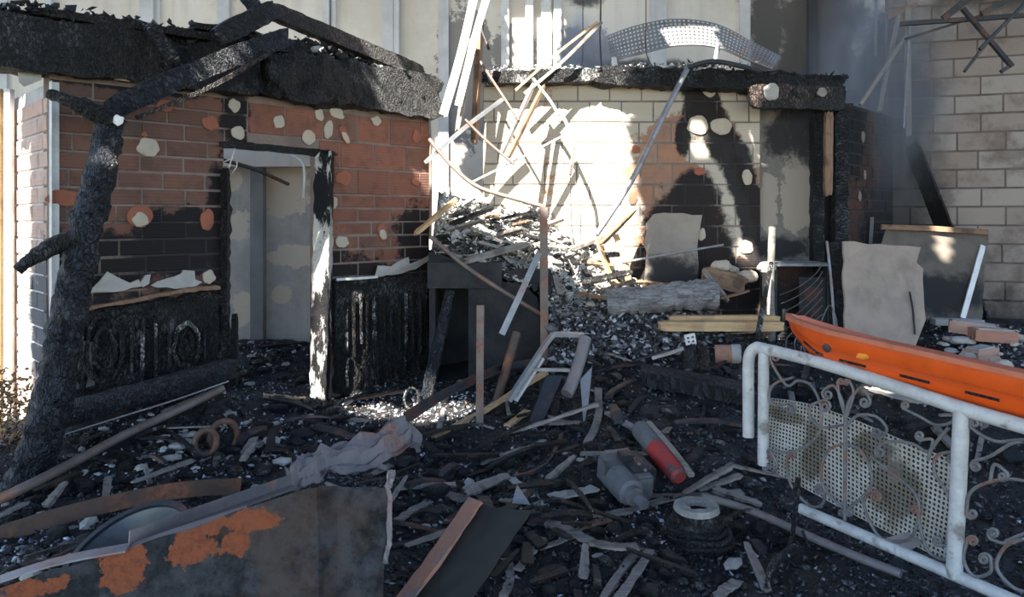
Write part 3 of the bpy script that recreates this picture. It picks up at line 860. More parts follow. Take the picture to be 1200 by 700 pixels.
# ------------------------------------------------------------------ timbers of the hut
timber('charred_beam', fs(-.55, 2.655, -.02), fs(1.36, 2.675, -.02), .24, .33, MAT_CHAR, rough=.16, label='thick charred lintel beam over the doorless half of the brick hut', seed=11)
timber('charred_beam', fs(1.43, 2.68, 0.03), fs(FL + .03, 2.685, 0.03), .24, .36, MAT_CHAR, rough=.20, label='thick charred wall beam above the hut doorway, alligatored by fire', seed=12)
timber('charred_board', fs(-.05, 2.875, -.01), fs(1.36, 2.905, -.01), .20, .05, MAT_CHAR_BROWN, rough=.15, roll=.08, label='thin brown charred roof board lying along the top of the hut', category='board', seed=13)
timber('charred_board', fs(-.62, 2.83, -.35), fs(.5, 2.9, -.35), .30, .09, MAT_CHAR, rough=.4, roll=.1, label='crumbling charred roof board at the whitewashed corner of the hut', category='board', seed=14)
timber('charred_board', fs(.62, 2.88, -.645), fs(2.1, 2.92, -.645), .26, .10, MAT_CHAR, rough=.4, roll=-.15, label='gnawed charred board lying behind the hut beams', category='board', seed=15)
timber('charred_board', P(175, 29, 4.95), P(204, 74, 5.03), .1, .09, MAT_CHAR_ASH, rough=.2, label='short ash-grey rafter stub slanting over the hut beam', category='board', seed=16)
timber('charred_board', fs(.92, 2.965, -.02), fs(1.36, 2.97, -.02), .16, .05, MAT_CHAR_BROWN, rough=.2, label='splintered brown board end on the hut roof', category='board', seed=17)
timber('charred_board', fs(.95, 2.88, -.32), fs(2.6, 2.87, -.32), .24, .22, MAT_CHAR, rough=.25, label='broken charred purlin crumbling above the doorway beam', category='board', seed=18)
timber('charred_board', fs(1.47, 2.93, .0), fs(1.78, 2.92, .0), .15, .10, MAT_CHAR, rough=.3, label='crumbled charred roof piece between the hut rafters', category='board', seed=19)
timber('rafter', P(130, 128, 4.62), P(335, 44, 5.35), .115, .135, MAT_CHAR_BLUE, rough=.09, bow=.015, label='blue-black charred rafter slanting up across the hut front from the burnt trunk', seed=21)
strip('wood_splinter', [P(160, 138, 4.64), P(250, 100, 4.95), P(315, 62, 5.2)], .05, .03, MAT_CHAR_BROWN, label='unburnt brown splinter under the blue-black rafter', category='splinter')
timber('rafter', P(316, 12, 5.62), P(491, 85, 6.74), .10, .12, MAT_CHAR_BROWN, rough=.07, label='brown-edged rafter sloping down to the free end of the hut beam', seed=22)
timber('rafter', P(255, 43, 5.26), P(320, 11, 5.56), .10, .14, MAT_CHAR, rough=.1, label='short charred rafter meeting the brown-edged one at the ridge', seed=23)
timber('rafter', P(268, -34, 5.6), P(308, 22, 5.62), .11, .11, MAT_CHAR_BLUE, rough=.1, label='blue-black rafter stub rising out of the hut roof', seed=24)
# burnt trunk propping the rafter
tp = [P(20, 600, 4.05), P(60, 470, 4.15), P(92, 310, 4.25), P(118, 200, 4.4), P(131, 138, 4.55)]
def rough_pole(name, pts, r0, r1, mat, amp=.12, seed=0, parent=None, n=12, **kw):
    pp = catmull(pts, 22); m = len(pp); v = []; f = []
    off = Vector((seed * 3.3, seed, 0))
    for a, p in enumerate(pp):
        t = (pp[min(a + 1, m - 1)] - pp[max(a - 1, 0)]).normalized()
        s = t.cross(Vector((0, 1, 0))).normalized(); u = s.cross(t)
        r = r0 + (r1 - r0) * a / (m - 1)
        for k in range(n):
            an = 2 * math.pi * k / n
            q = p + (s * math.cos(an) + u * math.sin(an)) * r
            d = noise.noise(q * 9 + off) + .7 * noise.noise(q * 22 + off) + .6 * noise.noise(q * 50 + off)
            v.append(p + (q - p) * (1 + amp * d * 1.6))
    for a in range(m - 1):
        for k in range(n):
            i0 = a * n + k; i1 = a * n + (k + 1) % n
            f.append((i0, i1, i1 + n, i0 + n))
    f.append(tuple(range(n - 1, -1, -1))); f.append(tuple(range((m - 1) * n, m * n)))
    return mesh_obj(name, v, f, mat, parent, smooth=True, sharp=45, **kw)
trunk = empty('burnt_tree', P(20, 600, 4.05), 'leaning burnt tree trunk with two stubby branches in front of the hut', 'trunk')
stem = rough_pole('stem', tp, .105, .072, MAT_CHAR_BLUE, amp=.2, seed=3, parent=trunk, n=18)
rough_pole('branch', [P(134, 142, 4.5), P(105, 128, 4.45), P(80, 118, 4.4), P(57, 110, 4.4)], .062, .026, MAT_CHAR, seed=4, parent=trunk, amp=.2)
rough_pole('branch', [P(96, 278, 4.25), P(66, 288, 4.2), P(42, 300, 4.1), P(20, 317, 4.05)], .06, .032, MAT_CHAR, seed=5, parent=trunk, amp=.15)
q = P(139, 141, 4.46)
dab(stem, q, (0.1, -1, 0), .032, MAT_STEEL_WHITE, 500, name='branch_scar')

# logs on the ground before the hut
timber('charred_log', P(66, 489, 4.42), P(272, 432, 5.12), .15, .15, MAT_CHAR_BLUE, round_=.8, rough=.08, label='thick round charred log lying before the hut, blunt end by the doorway', category='log', seed=31)
timber('charred_log', P(120, 545, 4.5), P(232, 478, 4.95), .12, .10, MAT_CHAR, round_=.6, rough=.15, label='charred log half buried in ash beside the grey pipe', category='log', seed=32)
tube('steel_pipe', [P(-60, 615, 3.66), P(-10, 590, 3.74), P(40, 566, 3.84), P(90, 540, 4.15), P(150, 508, 4.5), P(215, 478, 4.8), P(262, 455, 5.0)], .027, MAT_STEEL_WARM, label='long grey-brown pipe slanting across the ash before the hut', category='pipe')
tube('bent_wire', [P(60, 514, 4.36), P(160, 483, 4.66), P(205, 469, 4.81), P(268, 447, 5.03)], .006, MAT_STEEL, label='thin pale wire lying along the thick charred log', category='wire')
strip('flat_bar', [P(-60, 648, 3.45), P(60, 608, 3.65), P(140, 588, 3.8), P(215, 574, 3.95), P(282, 570, 4.1)], .012, .085, MAT_RUST_BAR, label='wide rusty flat bar curving across the ash', category='metal bar')

# ------------------------------------------------------------------ scorched panels against the hut
def fac_panel(px0, px1, py0a, py0b, py1a, py1b, out=.06): return [fac(px0, py1a, out), fac(px1, py1b, out), fac(px1, py0b, out), fac(px0, py0a, out)]
pan = empty('scorched_panel', fac(165, 470, .08), 'black scorched panel with oval and bar relief against the hut wall', 'panel')
ring = [fac(72, 478, .05), fac(150, 475, .05), fac(254, 466, .05), fac(253, 345, .05), fac(230, 342, .05), fac(180, 352, .05), fac(120, 360, .05), fac(74, 367, .05)]
v, f = sheet_geo(ragged_ring(ring, .012, .06, 3), .035, FN3)
pb = mesh_obj('board', v, f, MAT_CHAR, pan)
for k, (px, py, rx, ry) in enumerate([(118, 408, .11, .21), (118, 408, .065, .13), (214, 405, .085, .17), (214, 405, .045, .1)]):
    pts = []
    for a in range(0, 361, 20):
        an = math.radians(a)
        pts.append(fac(px + 1, py, .063 - .02 * (random.random() ** 3)) + Vector((FU.x, FU.y, 0)) * (rx + random.uniform(-.008, .008)) * math.cos(an) + Vector((0, 0, 1)) * (ry + random.uniform(-.01, .01)) * math.sin(an))
    rough_pole('oval_rib', pts, .018, .014, MAT_CHAR if k % 2 else MAT_CHAR_ASH, amp=.3, seed=60 + k, parent=pb, n=6)
v, f = sheet_geo(ragged_ring([fac(84, 455, .056), fac(108, 450, .056), fac(106, 400, .056), fac(88, 398, .056)], .012, .05, 31), .01, FN3)
mesh_obj('grey_patch', v, f, m_plaster('smoked grey board', (.16, .145, .135), (.08, .075, .072), scale=6), pb)
for (px, a, b_y) in [(150, 380, 440), (163, 372, 450), (178, 378, 446), (194, 384, 430), (92, 385, 460), (236, 380, 440)]:
    strip('bar_rib', [fac(px, b_y, .06), fac(px + .6, a, .06)], .02, .02, MAT_CHAR_ASH if px in (163, 178) else MAT_CHAR, pb, up=FN3, jitter=.004, seed=px)
strip('scorched_rail', [fac(100, 360, .075), fac(165, 348, .08), fac(220, 338, .08), fac(252, 336, .075)], .05, .028, MAT_BROWN_WOOD, pan, jitter=.006)
# plaster remnants along its top
def facade_shard(name, pts, mat, label, out=.03, th=.02, seed=1, **kw):
    v, f = sheet_geo(ragged_ring([fac(x, y, out) for x, y in pts], .007, .05, seed), th, FN3)
    return mesh_obj(name, v, f, mat, label=label, category='plaster', **kw)
facade_shard('plaster_remnant', [(98, 343), (112, 330), (122, 318), (137, 326), (148, 331), (158, 327), (162, 335), (140, 340)], MAT_PLASTER_GREY, 'pointed grey plaster remnant on the scorched panel beside the burnt trunk', out=.075)
facade_shard('plaster_remnant', [(160, 331), (166, 322), (172, 321), (170, 332), (163, 336)], MAT_PLASTER_GREY, 'small pale plaster chip at the tip of the pointed remnant', out=.075)
facade_shard('plaster_remnant', [(172, 334), (190, 326), (208, 320), (210, 316), (223, 317), (224, 327), (232, 330), (224, 335), (200, 338)], MAT_PLASTER_GREY, 'blocky grey plaster remnant on the scorched panel near the doorway', out=.075)
pan2 = empty('scorched_panel', fac(440, 465, .08), 'black scorched panel with narrow vertical ribs and curled pale top edge', 'panel')
ring = [fac(389, 460, .06), fac(440, 462, .06), fac(496, 455, .06), fac(496, 318, .06), fac(470, 322, .06), fac(430, 326, .06), fac(389, 328, .06)]
v, f = sheet_geo(ragged_ring(ring, .012, .06, 4), .035, FN3)
pb2 = mesh_obj('board', v, f, MAT_CHAR, pan2)
for k in range(11):
    px = 398 + 9 * k + random.uniform(-2, 2)
    a = random.uniform(340, 358); b = random.uniform(395, 420)
    strip('bar_rib', [fac(px, b, .075), fac(px - .5, a, .075)], .018, .02, MAT_CHAR_ASH if k % 2 == 0 else MAT_CHAR_BROWN, pb2, up=FN3, jitter=.005, seed=k)
for k in range(9):
    px = 402 + 11 * k; pts = [fac(px + random.uniform(-3, 3), 452, .07), fac(px + random.uniform(-7, 7), 436, .085), fac(px + random.uniform(-9, 9), 418, .075)]
    strip('leaf_rib', pts, .03, .016, MAT_CHAR_BROWN if k % 3 else MAT_CHAR_ASH, pb2, up=FN3, jitter=.005, seed=k + 40, taper=(1, .4))
v, f = sheet_geo(ragged_ring([fac(434, 324, .075), fac(437, 311, .08), fac(452, 312, .08), (fac(460, 306, .09)), fac(471, 301, .1), fac(472, 309, .1), fac(487, 303, .11), fac(500, 294, .12), fac(497, 303, .1), fac(480, 315, .09), fac(460, 321, .08)], .004, .05, 8), .012, FN3)
mesh_obj('curled_edge', v, f, MAT_PLASTER_GREY, pan2)
strip('top_strip', [fac(388, 327, .08), fac(410, 326, .08), fac(436, 324, .08)], .012, .02, MAT_STEEL_WHITE, pan2)

# door jamb and lintel
timber('charred_jamb', fac(369, 476, .072), fac(375, 180, .072), .13, .12, MAT_JAMB, rough=.12, label='charred doorway jamb post flecked with white ash', category='post', seed=41)
timber('charred_jamb', fac(261, 470, .045), fac(261, 200, .045), .05, .06, MAT_CHAR, rough=.4, label='thin gnawed jamb splinter at the panel side of the doorway', category='post', seed=42)
timber('charred_jamb', fac(268, 450, .09), fac(269, 368, .09), .045, .04, MAT_CHAR, rough=.2, label='short black stake standing at the doorway foot', category='post', seed=43)
timber('charred_lintel', fac(258, 169, .02), fac(388, 181, .02), .12, .045, MAT_CHAR, rough=.2, label='thin charred lintel over the hut doorway', seed=44)
tube('bent_rod', [P(251, 186, 5.56), P(266, 189, 5.7), P(300, 199, 5.95), P(338, 216, 6.2)], .016, MAT_STEEL_DARK, label='dark rod hanging slantwise inside the hut doorway', category='rod')
tube('bent_rod', [P(341, 181, 6.2), P(353, 188, 6.11), P(357, 202, 6.09), P(356, 232, 6.09)], .012, MAT_STEEL_WHITE, label='bright bent rod in the upper corner of the doorway', category='rod')
tube('twisted_wire', [P(262, 190, 5.5), P(275, 186, 5.55), P(277, 196, 5.5), P(266, 206, 5.5), P(276, 172, 5.5)], .005, MAT_STEEL_WHITE, label='bright twisted wire at the doorway head', category='wire')
strip('cream_strip', [fac(132, 92, .035), fac(180, 98, .035)], .02, .03, MAT_DAB, label='short cream strip of render under the hut beam', category='plaster')
facade_shard('plaster_remnant', [(20, 78), (46, 80), (48, 94), (38, 98), (28, 102), (22, 96)], MAT_PLASTER_GREY, 'crumbling pale plaster at the whitewashed corner under the beam', out=.02)
# bright posts left of the hut
for (px, w, mat, lab) in [(-26, .09, MAT_STEEL_WHITE, 'broad white steel post beyond the whitewashed corner'), (-4, .05, MAT_PALE_WOOD, 'sunlit pale wooden post beside the white steel post'), (8, .045, MAT_STEEL_WHITE, 'slim white steel post nearest the whitewashed brick return')]:
    p = P(px, HZ, 5.2)
    g = Geo(); g.box(p.x - w / 2, p.x + w / 2, 5.2, 5.2 + w, .02, 2.5); g.box(p.x - w * .62, p.x + w * .62, 5.2 - w * .2, 5.2 + w * 1.2, .0, .05)
    mesh_obj('door_post', g.v, g.f, mat, label=lab, category='post')
mesh_obj('wall_yard', *box_geo(-5.6, P(26, HZ, 5.62).x, 5.62, 5.72, 0, 2.5), MAT_REAR, label='sunlit cream wall beyond the white posts', category='wall', kind='structure')

# ------------------------------------------------------------------ middle wall top, counter and heap
timber('charred_beam', P(566, 93, 7.15), P(694, 90, 7.15), .2, .12, MAT_CHAR_ASH, rough=.2, label='ash-white wall beam over the sunlit brick', seed=51)
timber('charred_beam', P(700, 90, 7.14), P(985, 100, 7.12), .2, .17, MAT_CHAR, rough=.22, label='sagging charred beam along the middle wall top', seed=52)
timber('charred_beam', P(880, 113, 6.94), P(985, 117, 6.94), .13, .22, MAT_CHAR_BROWN, rough=.08, label='red-brown scorched lintel with pale holes over the grey panel', seed=53)
lint = bpy.data.objects[[o.name for o in COL.objects if o.get('label', '').startswith('red-brown scorched lintel')][0]]
def lintel_dab(px, py, r, mat, seed):
    M = lint.matrix_basis
    o = dab(None, P(px, py, 6.872), (0, -1, 0), r, mat, seed, name='nail_scar')
    o.parent = lint; o.matrix_parent_inverse = M.inverted()
lintel_dab(904, 108, .075, MAT_PLASTER_GREY, 601); lintel_dab(936, 108, .06, MAT_CHAR_BROWN, 602); lintel_dab(963, 108, .045, MAT_GREY_WOOD, 603)
timber('charred_post', P(957, 380, 7.04), P(957, 132, 7.03), .1, .1, MAT_CHAR, label='black charred door post left standing under the scorched lintel', category='post', seed=54)
timber('door_jamb', P(970, 228, 6.915), P(971, 133, 6.915), .07, .05, MAT_BROWN_WOOD, rough=.05, label='unburnt tan piece of door jamb on the black post', category='post', seed=55)
timber('charred_post', P(984, 390, 7.02), P(984, 132, 7.02), .12, .1, MAT_CHAR, label='black charred post at the sooty side wall', category='post', seed=56)
# ash crust on the beams
def chips(name, pts, sizes, cols, mat, parent=None, flat=.6, **kw):
    n = len(pts); pts = np.asarray(pts, float); sizes = np.asarray(sizes, float)
    base = np.array([[1, 0, 0], [-1, 0, 0], [0, 1, 0], [0, -1, 0], [0, 0, 1], [0, 0, -1]], float)
    fc = np.array([[0, 2, 4], [2, 1, 4], [1, 3, 4], [3, 0, 4], [2, 0, 5], [1, 2, 5], [3, 1, 5], [0, 3, 5]])
    sh = base[None] * rng.uniform(.45, 1.0, (n, 6, 1)) + rng.uniform(-.25, .25, (n, 6, 3))
    asp = np.stack([rng.uniform(.6, 1.7, n), rng.uniform(.45, 1.0, n), rng.uniform(.25, .8, n) * flat / .6], 1)
    sh = sh * asp[:, None, :] * sizes[:, None, None] * .5
    q = rng.normal(size=(n, 4)) * np.array([1.0, .28, .28, 1.0]); q /= np.linalg.norm(q, axis=1, keepdims=True)
    w_, x_, y_, z_ = q.T
    R = np.stack([1 - 2 * (y_ * y_ + z_ * z_), 2 * (x_ * y_ - z_ * w_), 2 * (x_ * z_ + y_ * w_), 2 * (x_ * y_ + z_ * w_), 1 - 2 * (x_ * x_ + z_ * z_), 2 * (y_ * z_ - x_ * w_), 2 * (x_ * z_ - y_ * w_), 2 * (y_ * z_ + x_ * w_), 1 - 2 * (x_ * x_ + y_ * y_)], 1).reshape(n, 3, 3)
    v = np.einsum('nij,nkj->nki', R, sh) + pts[:, None, :]
    f = (fc[None] + np.arange(n)[:, None, None] * 6).reshape(-1, 3)
    v = v.reshape(-1, 3)
    org = np.array([(v[:, 0].min() + v[:, 0].max()) / 2, (v[:, 1].min() + v[:, 1].max()) / 2, v[:, 2].min()])
    me = bpy.data.meshes.new(name)
    me.vertices.add(len(v)); me.vertices.foreach_set('co', (v - org).ravel())
    me.loops.add(f.size); me.loops.foreach_set('vertex_index', f.ravel().astype(np.int32))
    me.polygons.add(len(f)); me.polygons.foreach_set('loop_start', np.arange(0, f.size, 3, dtype=np.int32)); me.polygons.foreach_set('loop_total', np.full(len(f), 3, np.int32))
    me.update(calc_edges=True); me.validate()
    ca = me.color_attributes.new('Col', 'FLOAT_COLOR', 'POINT')
    c4 = np.concatenate([np.repeat(np.asarray(cols, float), 6, 0), np.ones((n * 6, 1))], 1)
    ca.data.foreach_set('color', c4.ravel())
    me.materials.append(mat)
    o = bpy.data.objects.new(name, me)
    return setup(o, parent, Vector(org), **kw)
def line_chips(name, a, b, n, wid, smin, smax, label, white=.6, hgt=.03):
    t = rng.uniform(0, 1, n); a = np.array(a); b = np.array(b)
    pts = a[None] + (b - a)[None] * t[:, None] + rng.uniform(-1, 1, (n, 3)) * np.array([wid, wid, hgt])
    g = np.where(rng.uniform(0, 1, n) < white, rng.uniform(.45, .8, n), rng.uniform(.02, .12, n))
    cols = np.stack([g, g * .97, g * .93], 1)
    return chips(name, pts, rng.uniform(smin, smax, n), cols, MAT_CHIP, label=label, category='ash', kind='stuff')
def crumbs(name, a, b, n, wid, smin, smax, label, hgt):
    t = rng.uniform(0, 1, n); a = np.array(a); b = np.array(b)
    pts = a[None] + (b - a)[None] * t[:, None] + rng.uniform(-1, 1, (n, 3)) * np.array([wid, wid, hgt])
    g = np.where(rng.uniform(0, 1, n) < .07, rng.uniform(.2, .5, n), rng.uniform(.006, .03, n))
    return chips(name, pts, smin + (smax - smin) * rng.uniform(0, 1, n) ** 2, np.stack([g, g, g * 1.08], 1), MAT_CHIP, label=label, category='charcoal', kind='stuff')
crumbs('charred_crumbs', fs(-.5, 2.86, -.05), fs(1.5, 2.92, -.1), 420, .16, .04, .16, 'charred roof crumbs along the beam at the whitewashed corner', .07)
crumbs('charred_crumbs', fs(1.3, 2.92, -.08), fs(2.35, 2.95, -.08), 320, .14, .04, .17, 'charred roof crumbs heaped over the hut doorway', .1)
crumbs('charred_crumbs', fs(2.2, 2.87, .02), fs(FL - .02, 2.87, .02), 160, .1, .03, .10, 'charred crumbs at the free end of the hut beam', .03)
crumbs('charred_crumbs', P(700, 82, 7.12), P(985, 92, 7.1), 300, .1, .03, .10, 'charred crumbs along the middle wall beam', .03)
line_chips('ash_crust', fs(1.9, 2.85, 0.03), fs(FL, 2.855, 0.03), 260, .07, .02, .075, 'white ash crust on top of the doorway beam', .7, .03)
line_chips('ash_crust', P(566, 82, 7.15), P(690, 80, 7.15), 260, .09, .02, .06, 'white ash crust on the sunlit beam of the middle wall', .8, .025)
line_chips('ash_crust', P(740, 78, 7.12), P(880, 76, 7.1), 200, .08, .02, .06, 'grey ash crust on the sagging charred beam', .5, .025)

# masonry counter with an open hearth
CX0, CX1 = P(503, HZ, 6.35).x, P(646, HZ, 6.35).x
g = Geo()
hx0, hx1 = P(510, HZ, 6.35).x, P(549, HZ, 6.35).x
g.box(CX0, hx0, 6.35, 7.2, .05, 1.0); g.box(hx1, CX1, 6.35, 7.2, .05, 1.15); g.box(hx0, hx1, 6.9, 7.2, .05, 1.0)
counter = mesh_obj('masonry_counter', g.v, g.f, MAT_DARKWALL, label='blackened masonry counter with an open hearth under the rubble heap', category='counter')
v, f = box_geo(CX0 - .01, CX1 - .42, 6.30, 7.2, 1.0, 1.22)
mesh_obj('counter_slab', v, f, m_plaster('sooty concrete', (.05, .05, .053), (.03, .03, .033), scale=6), counter)

def build_heap():
    xs = np.linspace(-.71, 1.75, 70); ys = np.linspace(6.22, 7.235, 40)
    X, Y = np.meshgrid(xs, ys); Z = hz_np(X, Y)
    v = []
    for j in range(len(ys)):
        for i in range(len(xs)):
            x, y, z = X[j, i], Y[j, i], Z[j, i]
            q = Vector((x, y, 0))
            z += .06 * noise.noise(q * 4) + .045 * noise.noise(q * 10) + .03 * noise.noise(q * 23)
            yy = y + (.06 * noise.noise(Vector((x * 6, 2, 0))) if j < 3 else 0)
            if x < CX1 - .05: yy = max(yy, 6.34)
            yy = min(yy, 7.235)
            v.append((x, yy, z))
    n = len(xs); f = []
    for j in range(len(ys) - 1):
        for i in range(n - 1):
            a = j * n + i; f.append((a, a + 1, a + 1 + n, a + n))
    # skirt to the ground
    m = len(v)
    edge = [i for i in range(n)] + [j * n + n - 1 for j in range(1, len(ys))]
    for e in edge:
        x, y, z = v[e]
        front = e < n
        v.append((x, y - (.22 if front and x > CX1 else 0), 1.05 if x < CX1 - .1 and y < 7.2 else .2))
    nf = len(f)
    for k in range(len(edge) - 1):
        f.append((edge[k], m + k, m + k + 1, edge[k + 1]))
    o = mesh_obj('rubble_heap', v, f, MAT_HEAP, smooth=True, label='heap of ash and collapsed roof rubble before the middle wall', category='rubble', kind='stuff')
    o.data.materials.append(MAT_GROUND)
    for q in o.data.polygons:
        if q.index >= nf: q.material_index = 1
build_heap()

# ------------------------------------------------------------------ ground point seen at a picture position
def Gr(px, py, lift=.02):
    Y = 2.6
    while Y < 8.0:
        p = P(px, py, Y)
        if p.z <= gz(p.x, p.y) + lift: return p
        Y += .02
    return P(px, py, 6.0)

# ------------------------------------------------------------------ collapsed bars and sticks in the sunlit gap
G_ = 'collapsed bars in the sunlit gap'
strip('angle_bar', [P(566, -30, 6.95), P(546, 60, 6.85), P(524, 137, 6.75)], .05, .05, MAT_STEEL_WHITE, sec=angle_sec(.08, .01), label='bright white angle bar leaning furthest out in the sunlit gap', category='metal bar')
strip('angle_bar', [P(580, -20, 6.75), P(562, 40, 6.72), P(541, 125, 6.665)], .035, .035, MAT_STEEL_WHITE, sec=angle_sec(.065, .01), label='thin white angle bar leaning against the brown board', category='metal bar')
timber('brown_board', P(556, 165, 6.96), P(563, 22, 7.02), .13, .05, MAT_BROWN_WOOD, rough=.04, roll=1.4, label='upright brown board hanging in the sunlit gap', category='board')
timber('grey_board', P(537, 152, 6.765), P(554, 45, 6.84), .075, .045, MAT_GREY_WOOD, rough=.04, roll=1.4, label='narrow purple-grey board beside the upright brown one', category='board')
tube('dark_rod', [P(560, 24, 6.965), P(573, 58, 6.91)], .014, MAT_STEEL_DARK, label='short dark rod stub hooked on the brown board', category='rod')
tube('dark_rod', [P(560, 68, 6.945), P(583, 103, 6.80), P(608, 141, 6.70)], .013, MAT_STEEL_WARM, label='brown rod slanting down to the crossed bars', category='rod')
strip('channel_bar', [P(500, 192, 6.54), P(545, 152, 6.69), P(590, 118, 6.75)], .05, .04, MAT_STEEL, sec=channel_sec(.06, .03, .006), label='grey channel bar slanting across the gap beside the hut', category='metal bar')
timber('grey_board', P(588, 180, 6.58), P(626, 98, 6.9), .04, .03, MAT_GREY_WOOD, rough=.05, label='outer purple-grey lath of the crossed pair below the wall beam', category='board')
timber('brown_board', P(596, 184, 6.57), P(637, 101, 6.9), .04, .03, MAT_BROWN_WOOD, rough=.05, label='inner brown lath of the crossed pair below the wall beam', category='board')
tube('thin_pipe', [P(545, 140, 6.6), P(570, 165, 6.58), P(602, 192, 6.52)], .013, MAT_STEEL_WARM, label='thin brown pipe under the slanting channel bar', category='pipe')
strip('flat_strip', [P(552, 214, 6.515), P(600, 190, 6.66), P(662, 158, 6.95)], .045, .012, MAT_STEEL_WHITE, label='bright flat strip laid across the sunlit brick', category='metal bar')
strip('wood_lath', [P(604, 106, 6.94), P(650, 65, 6.96), P(700, 26, 6.98)], .03, .022, MAT_PALE_WOOD, label='upper pale lath slanting up from the wall beam', category='lath')
strip('wood_lath', [P(614, 110, 6.86), P(657, 74, 6.91), P(705, 26, 6.96)], .035, .03, MAT_GREY_WOOD, label='lower grey lath slanting up from the wall beam', category='lath')
strip('wood_lath', [P(625, 92, 6.9), P(645, 118, 6.85), P(655, 135, 6.8)], .04, .02, MAT_STEEL_WHITE, label='bright short lath dangling from the wall beam', category='lath')
strip('wood_lath', [P(655, 128, 6.85), P(672, 165, 6.7), P(668, 205, 6.6)], .03, .02, MAT_GREY_WOOD, label='dangling bent lath before the sunlit brick', category='lath')
strip('wood_lath', [P(690, 40, 6.7), P(704, 120, 6.6), P(726, 205, 6.5)], .024, .02, MAT_GREY_WOOD, label='long thin lath standing before the sunlit brick', category='lath') if False else None
tube('curved_pipe', [P(503, 163, 6.55), P(530, 195, 6.5), P(560, 219, 6.45), P(600, 232, 6.35), P(640, 243, 6.2)], .019, MAT_STEEL_WARM, label='curved brown pipe sagging over the rubble to the tall square post', category='pipe')
p = P(638, 243, 6.15)
strip('square_post', [P(638, 425, 6.15), P(637, 243, 6.15)], .065, .05, MAT_STEEL_WARM, curve=False, up=Vector((0, 1, 0)), label='tall square steel post standing before the rubble heap', category='post')
strip('flat_strip', [P(632, 296, 6.12), P(612, 340, 6.0), P(588, 392, 5.9)], .05, .008, MAT_STEEL, up=Vector((0, 1, 0)), label='grey flat strip leaning on the tall square post', category='metal bar')
tube('thin_pipe', [P(505, 278, 6.2), P(545, 312, 6.15), P(590, 342, 6.16), P(640, 372, 6.23)], .019, MAT_STEEL_WARM, label='straight brown pipe slanting down the front of the rubble heap', category='pipe')
tube('thin_pipe', [P(503, 140, 6.75), P(505, 200, 6.72), P(504, 280, 6.6)], .014, MAT_STEEL_WARM, label='upright rusty pipe at the free end of the hut wall', category='pipe')
timber('pale_stick', P(487, 274, 6.5), P(534, 234, 6.76), .06, .035, MAT_PALE_WOOD, rough=.12, label='split pale stick jutting past the hut corner', category='stick')
timber('grey_board', P(545, 306, 6.28), P(617, 286, 6.45), .09, .05, MAT_GREY_WOOD, rough=.05, label='smooth grey board lying on the hearth slab', category='board')
strip('square_tube', [P(562, 522, 5.06), P(563, 358, 5.16)], .05, .045, MAT_STEEL_WARM, curve=False, up=Vector((0, 1, 0)), label='short upright square tube with an open top', category='post')
tube('rusty_pipe', [P(579, 482, 5.55), P(594, 430, 5.65), P(606, 390, 5.75)], .036, MAT_RUST_BAR, label='stubby rusty pipe leaning behind the short square tube', category='pipe')
tube('long_bar', [P(806, 80, 7.0), P(780, 130, 6.85), P(740, 212, 6.7), P(699, 275, 6.6)], .026, MAT_STEEL, label='long grey bar hanging off the middle wall beam down to the heap', category='metal bar')
tube('long_bar', [P(806, 79, 6.98), P(835, 72, 6.95), P(870, 78, 6.95), P(890, 84, 6.98)], .024, MAT_STEEL_DARK, label='dark bent bar draped along the top of the middle wall', category='metal bar')
tube('thin_rod', [P(728, 308, 6.745), P(790, 297, 6.7), P(848, 287, 6.65)], .011, MAT_STEEL, label='thin straight rod in front of the sooty brick', category='rod')
rough_pole('charred_stake', [P(497, 475, 5.75), P(510, 420, 5.85), P(520, 375, 5.95), P(527, 342, 6.05)], .052, .04, MAT_CHAR_BLUE, amp=.1, seed=8, label='charred round stake leaning into the hearth opening', category='stake')
tube('hoop_ring', [P(482, 470, 5.65) + Vector((.055 * math.cos(a), .02 * math.sin(a), .075 * math.sin(a) + .02)) for a in [i * math.pi / 6 for i in range(13)]], .008, MAT_CHAR_ASH, label='small ash-coated ring at the foot of the charred stake', category='ring')
for (a, lab) in [([(683, -10, 8.0), (683, 60, 8.0), (681, 82, 8.0)], 'thin dark cable hanging before the rear wall'), ([(704, -10, 7.9), (703, 40, 7.9), (705, 82, 7.9)], 'thicker dark cable hanging before the rear wall'), ([(668, 205, 7.0), (670, 265, 7.0), (674, 300, 6.95)], 'thin wire hanging before the sunlit brick'), ([(757, 0, 7.2), (757, 60, 7.15), (768, 82, 7.1)], 'thin wire hanging by the perforated bench')]:
    a = [(q[0], q[1], min(q[2], 7.6)) for q in a]
    head = [Vector((P(*a[0]).x, a[0][2], ROOF_Z - .01))] if a[0][1] < 5 else []      # from the roof down
    tube('hanging_cable', head + [P(*q) for q in a], .009 if 'thicker' in lab else .005, MAT_STEEL_DARK, label=lab, category='cable', n=5)
strip('wood_lath', [P(727, 338, 6.7), P(713, 318, 6.75), P(700, 280, 6.8)], .09, .02, MAT_PALE_WOOD, label='broad pale lath standing at the foot of the long grey bar', category='lath')
strip('wood_lath', [P(737, 331, 6.73), P(731, 300, 6.78), P(721, 275, 6.83)], .06, .02, MAT_PALE_WOOD, label='narrow pale lath behind the broad one', category='lath')
timber('brown_board', P(706, 285, 6.75), P(742, 248, 6.95), .07, .02, MAT_BROWN_WOOD, rough=.1, label='torn brown board leaning on the middle wall', category='board')
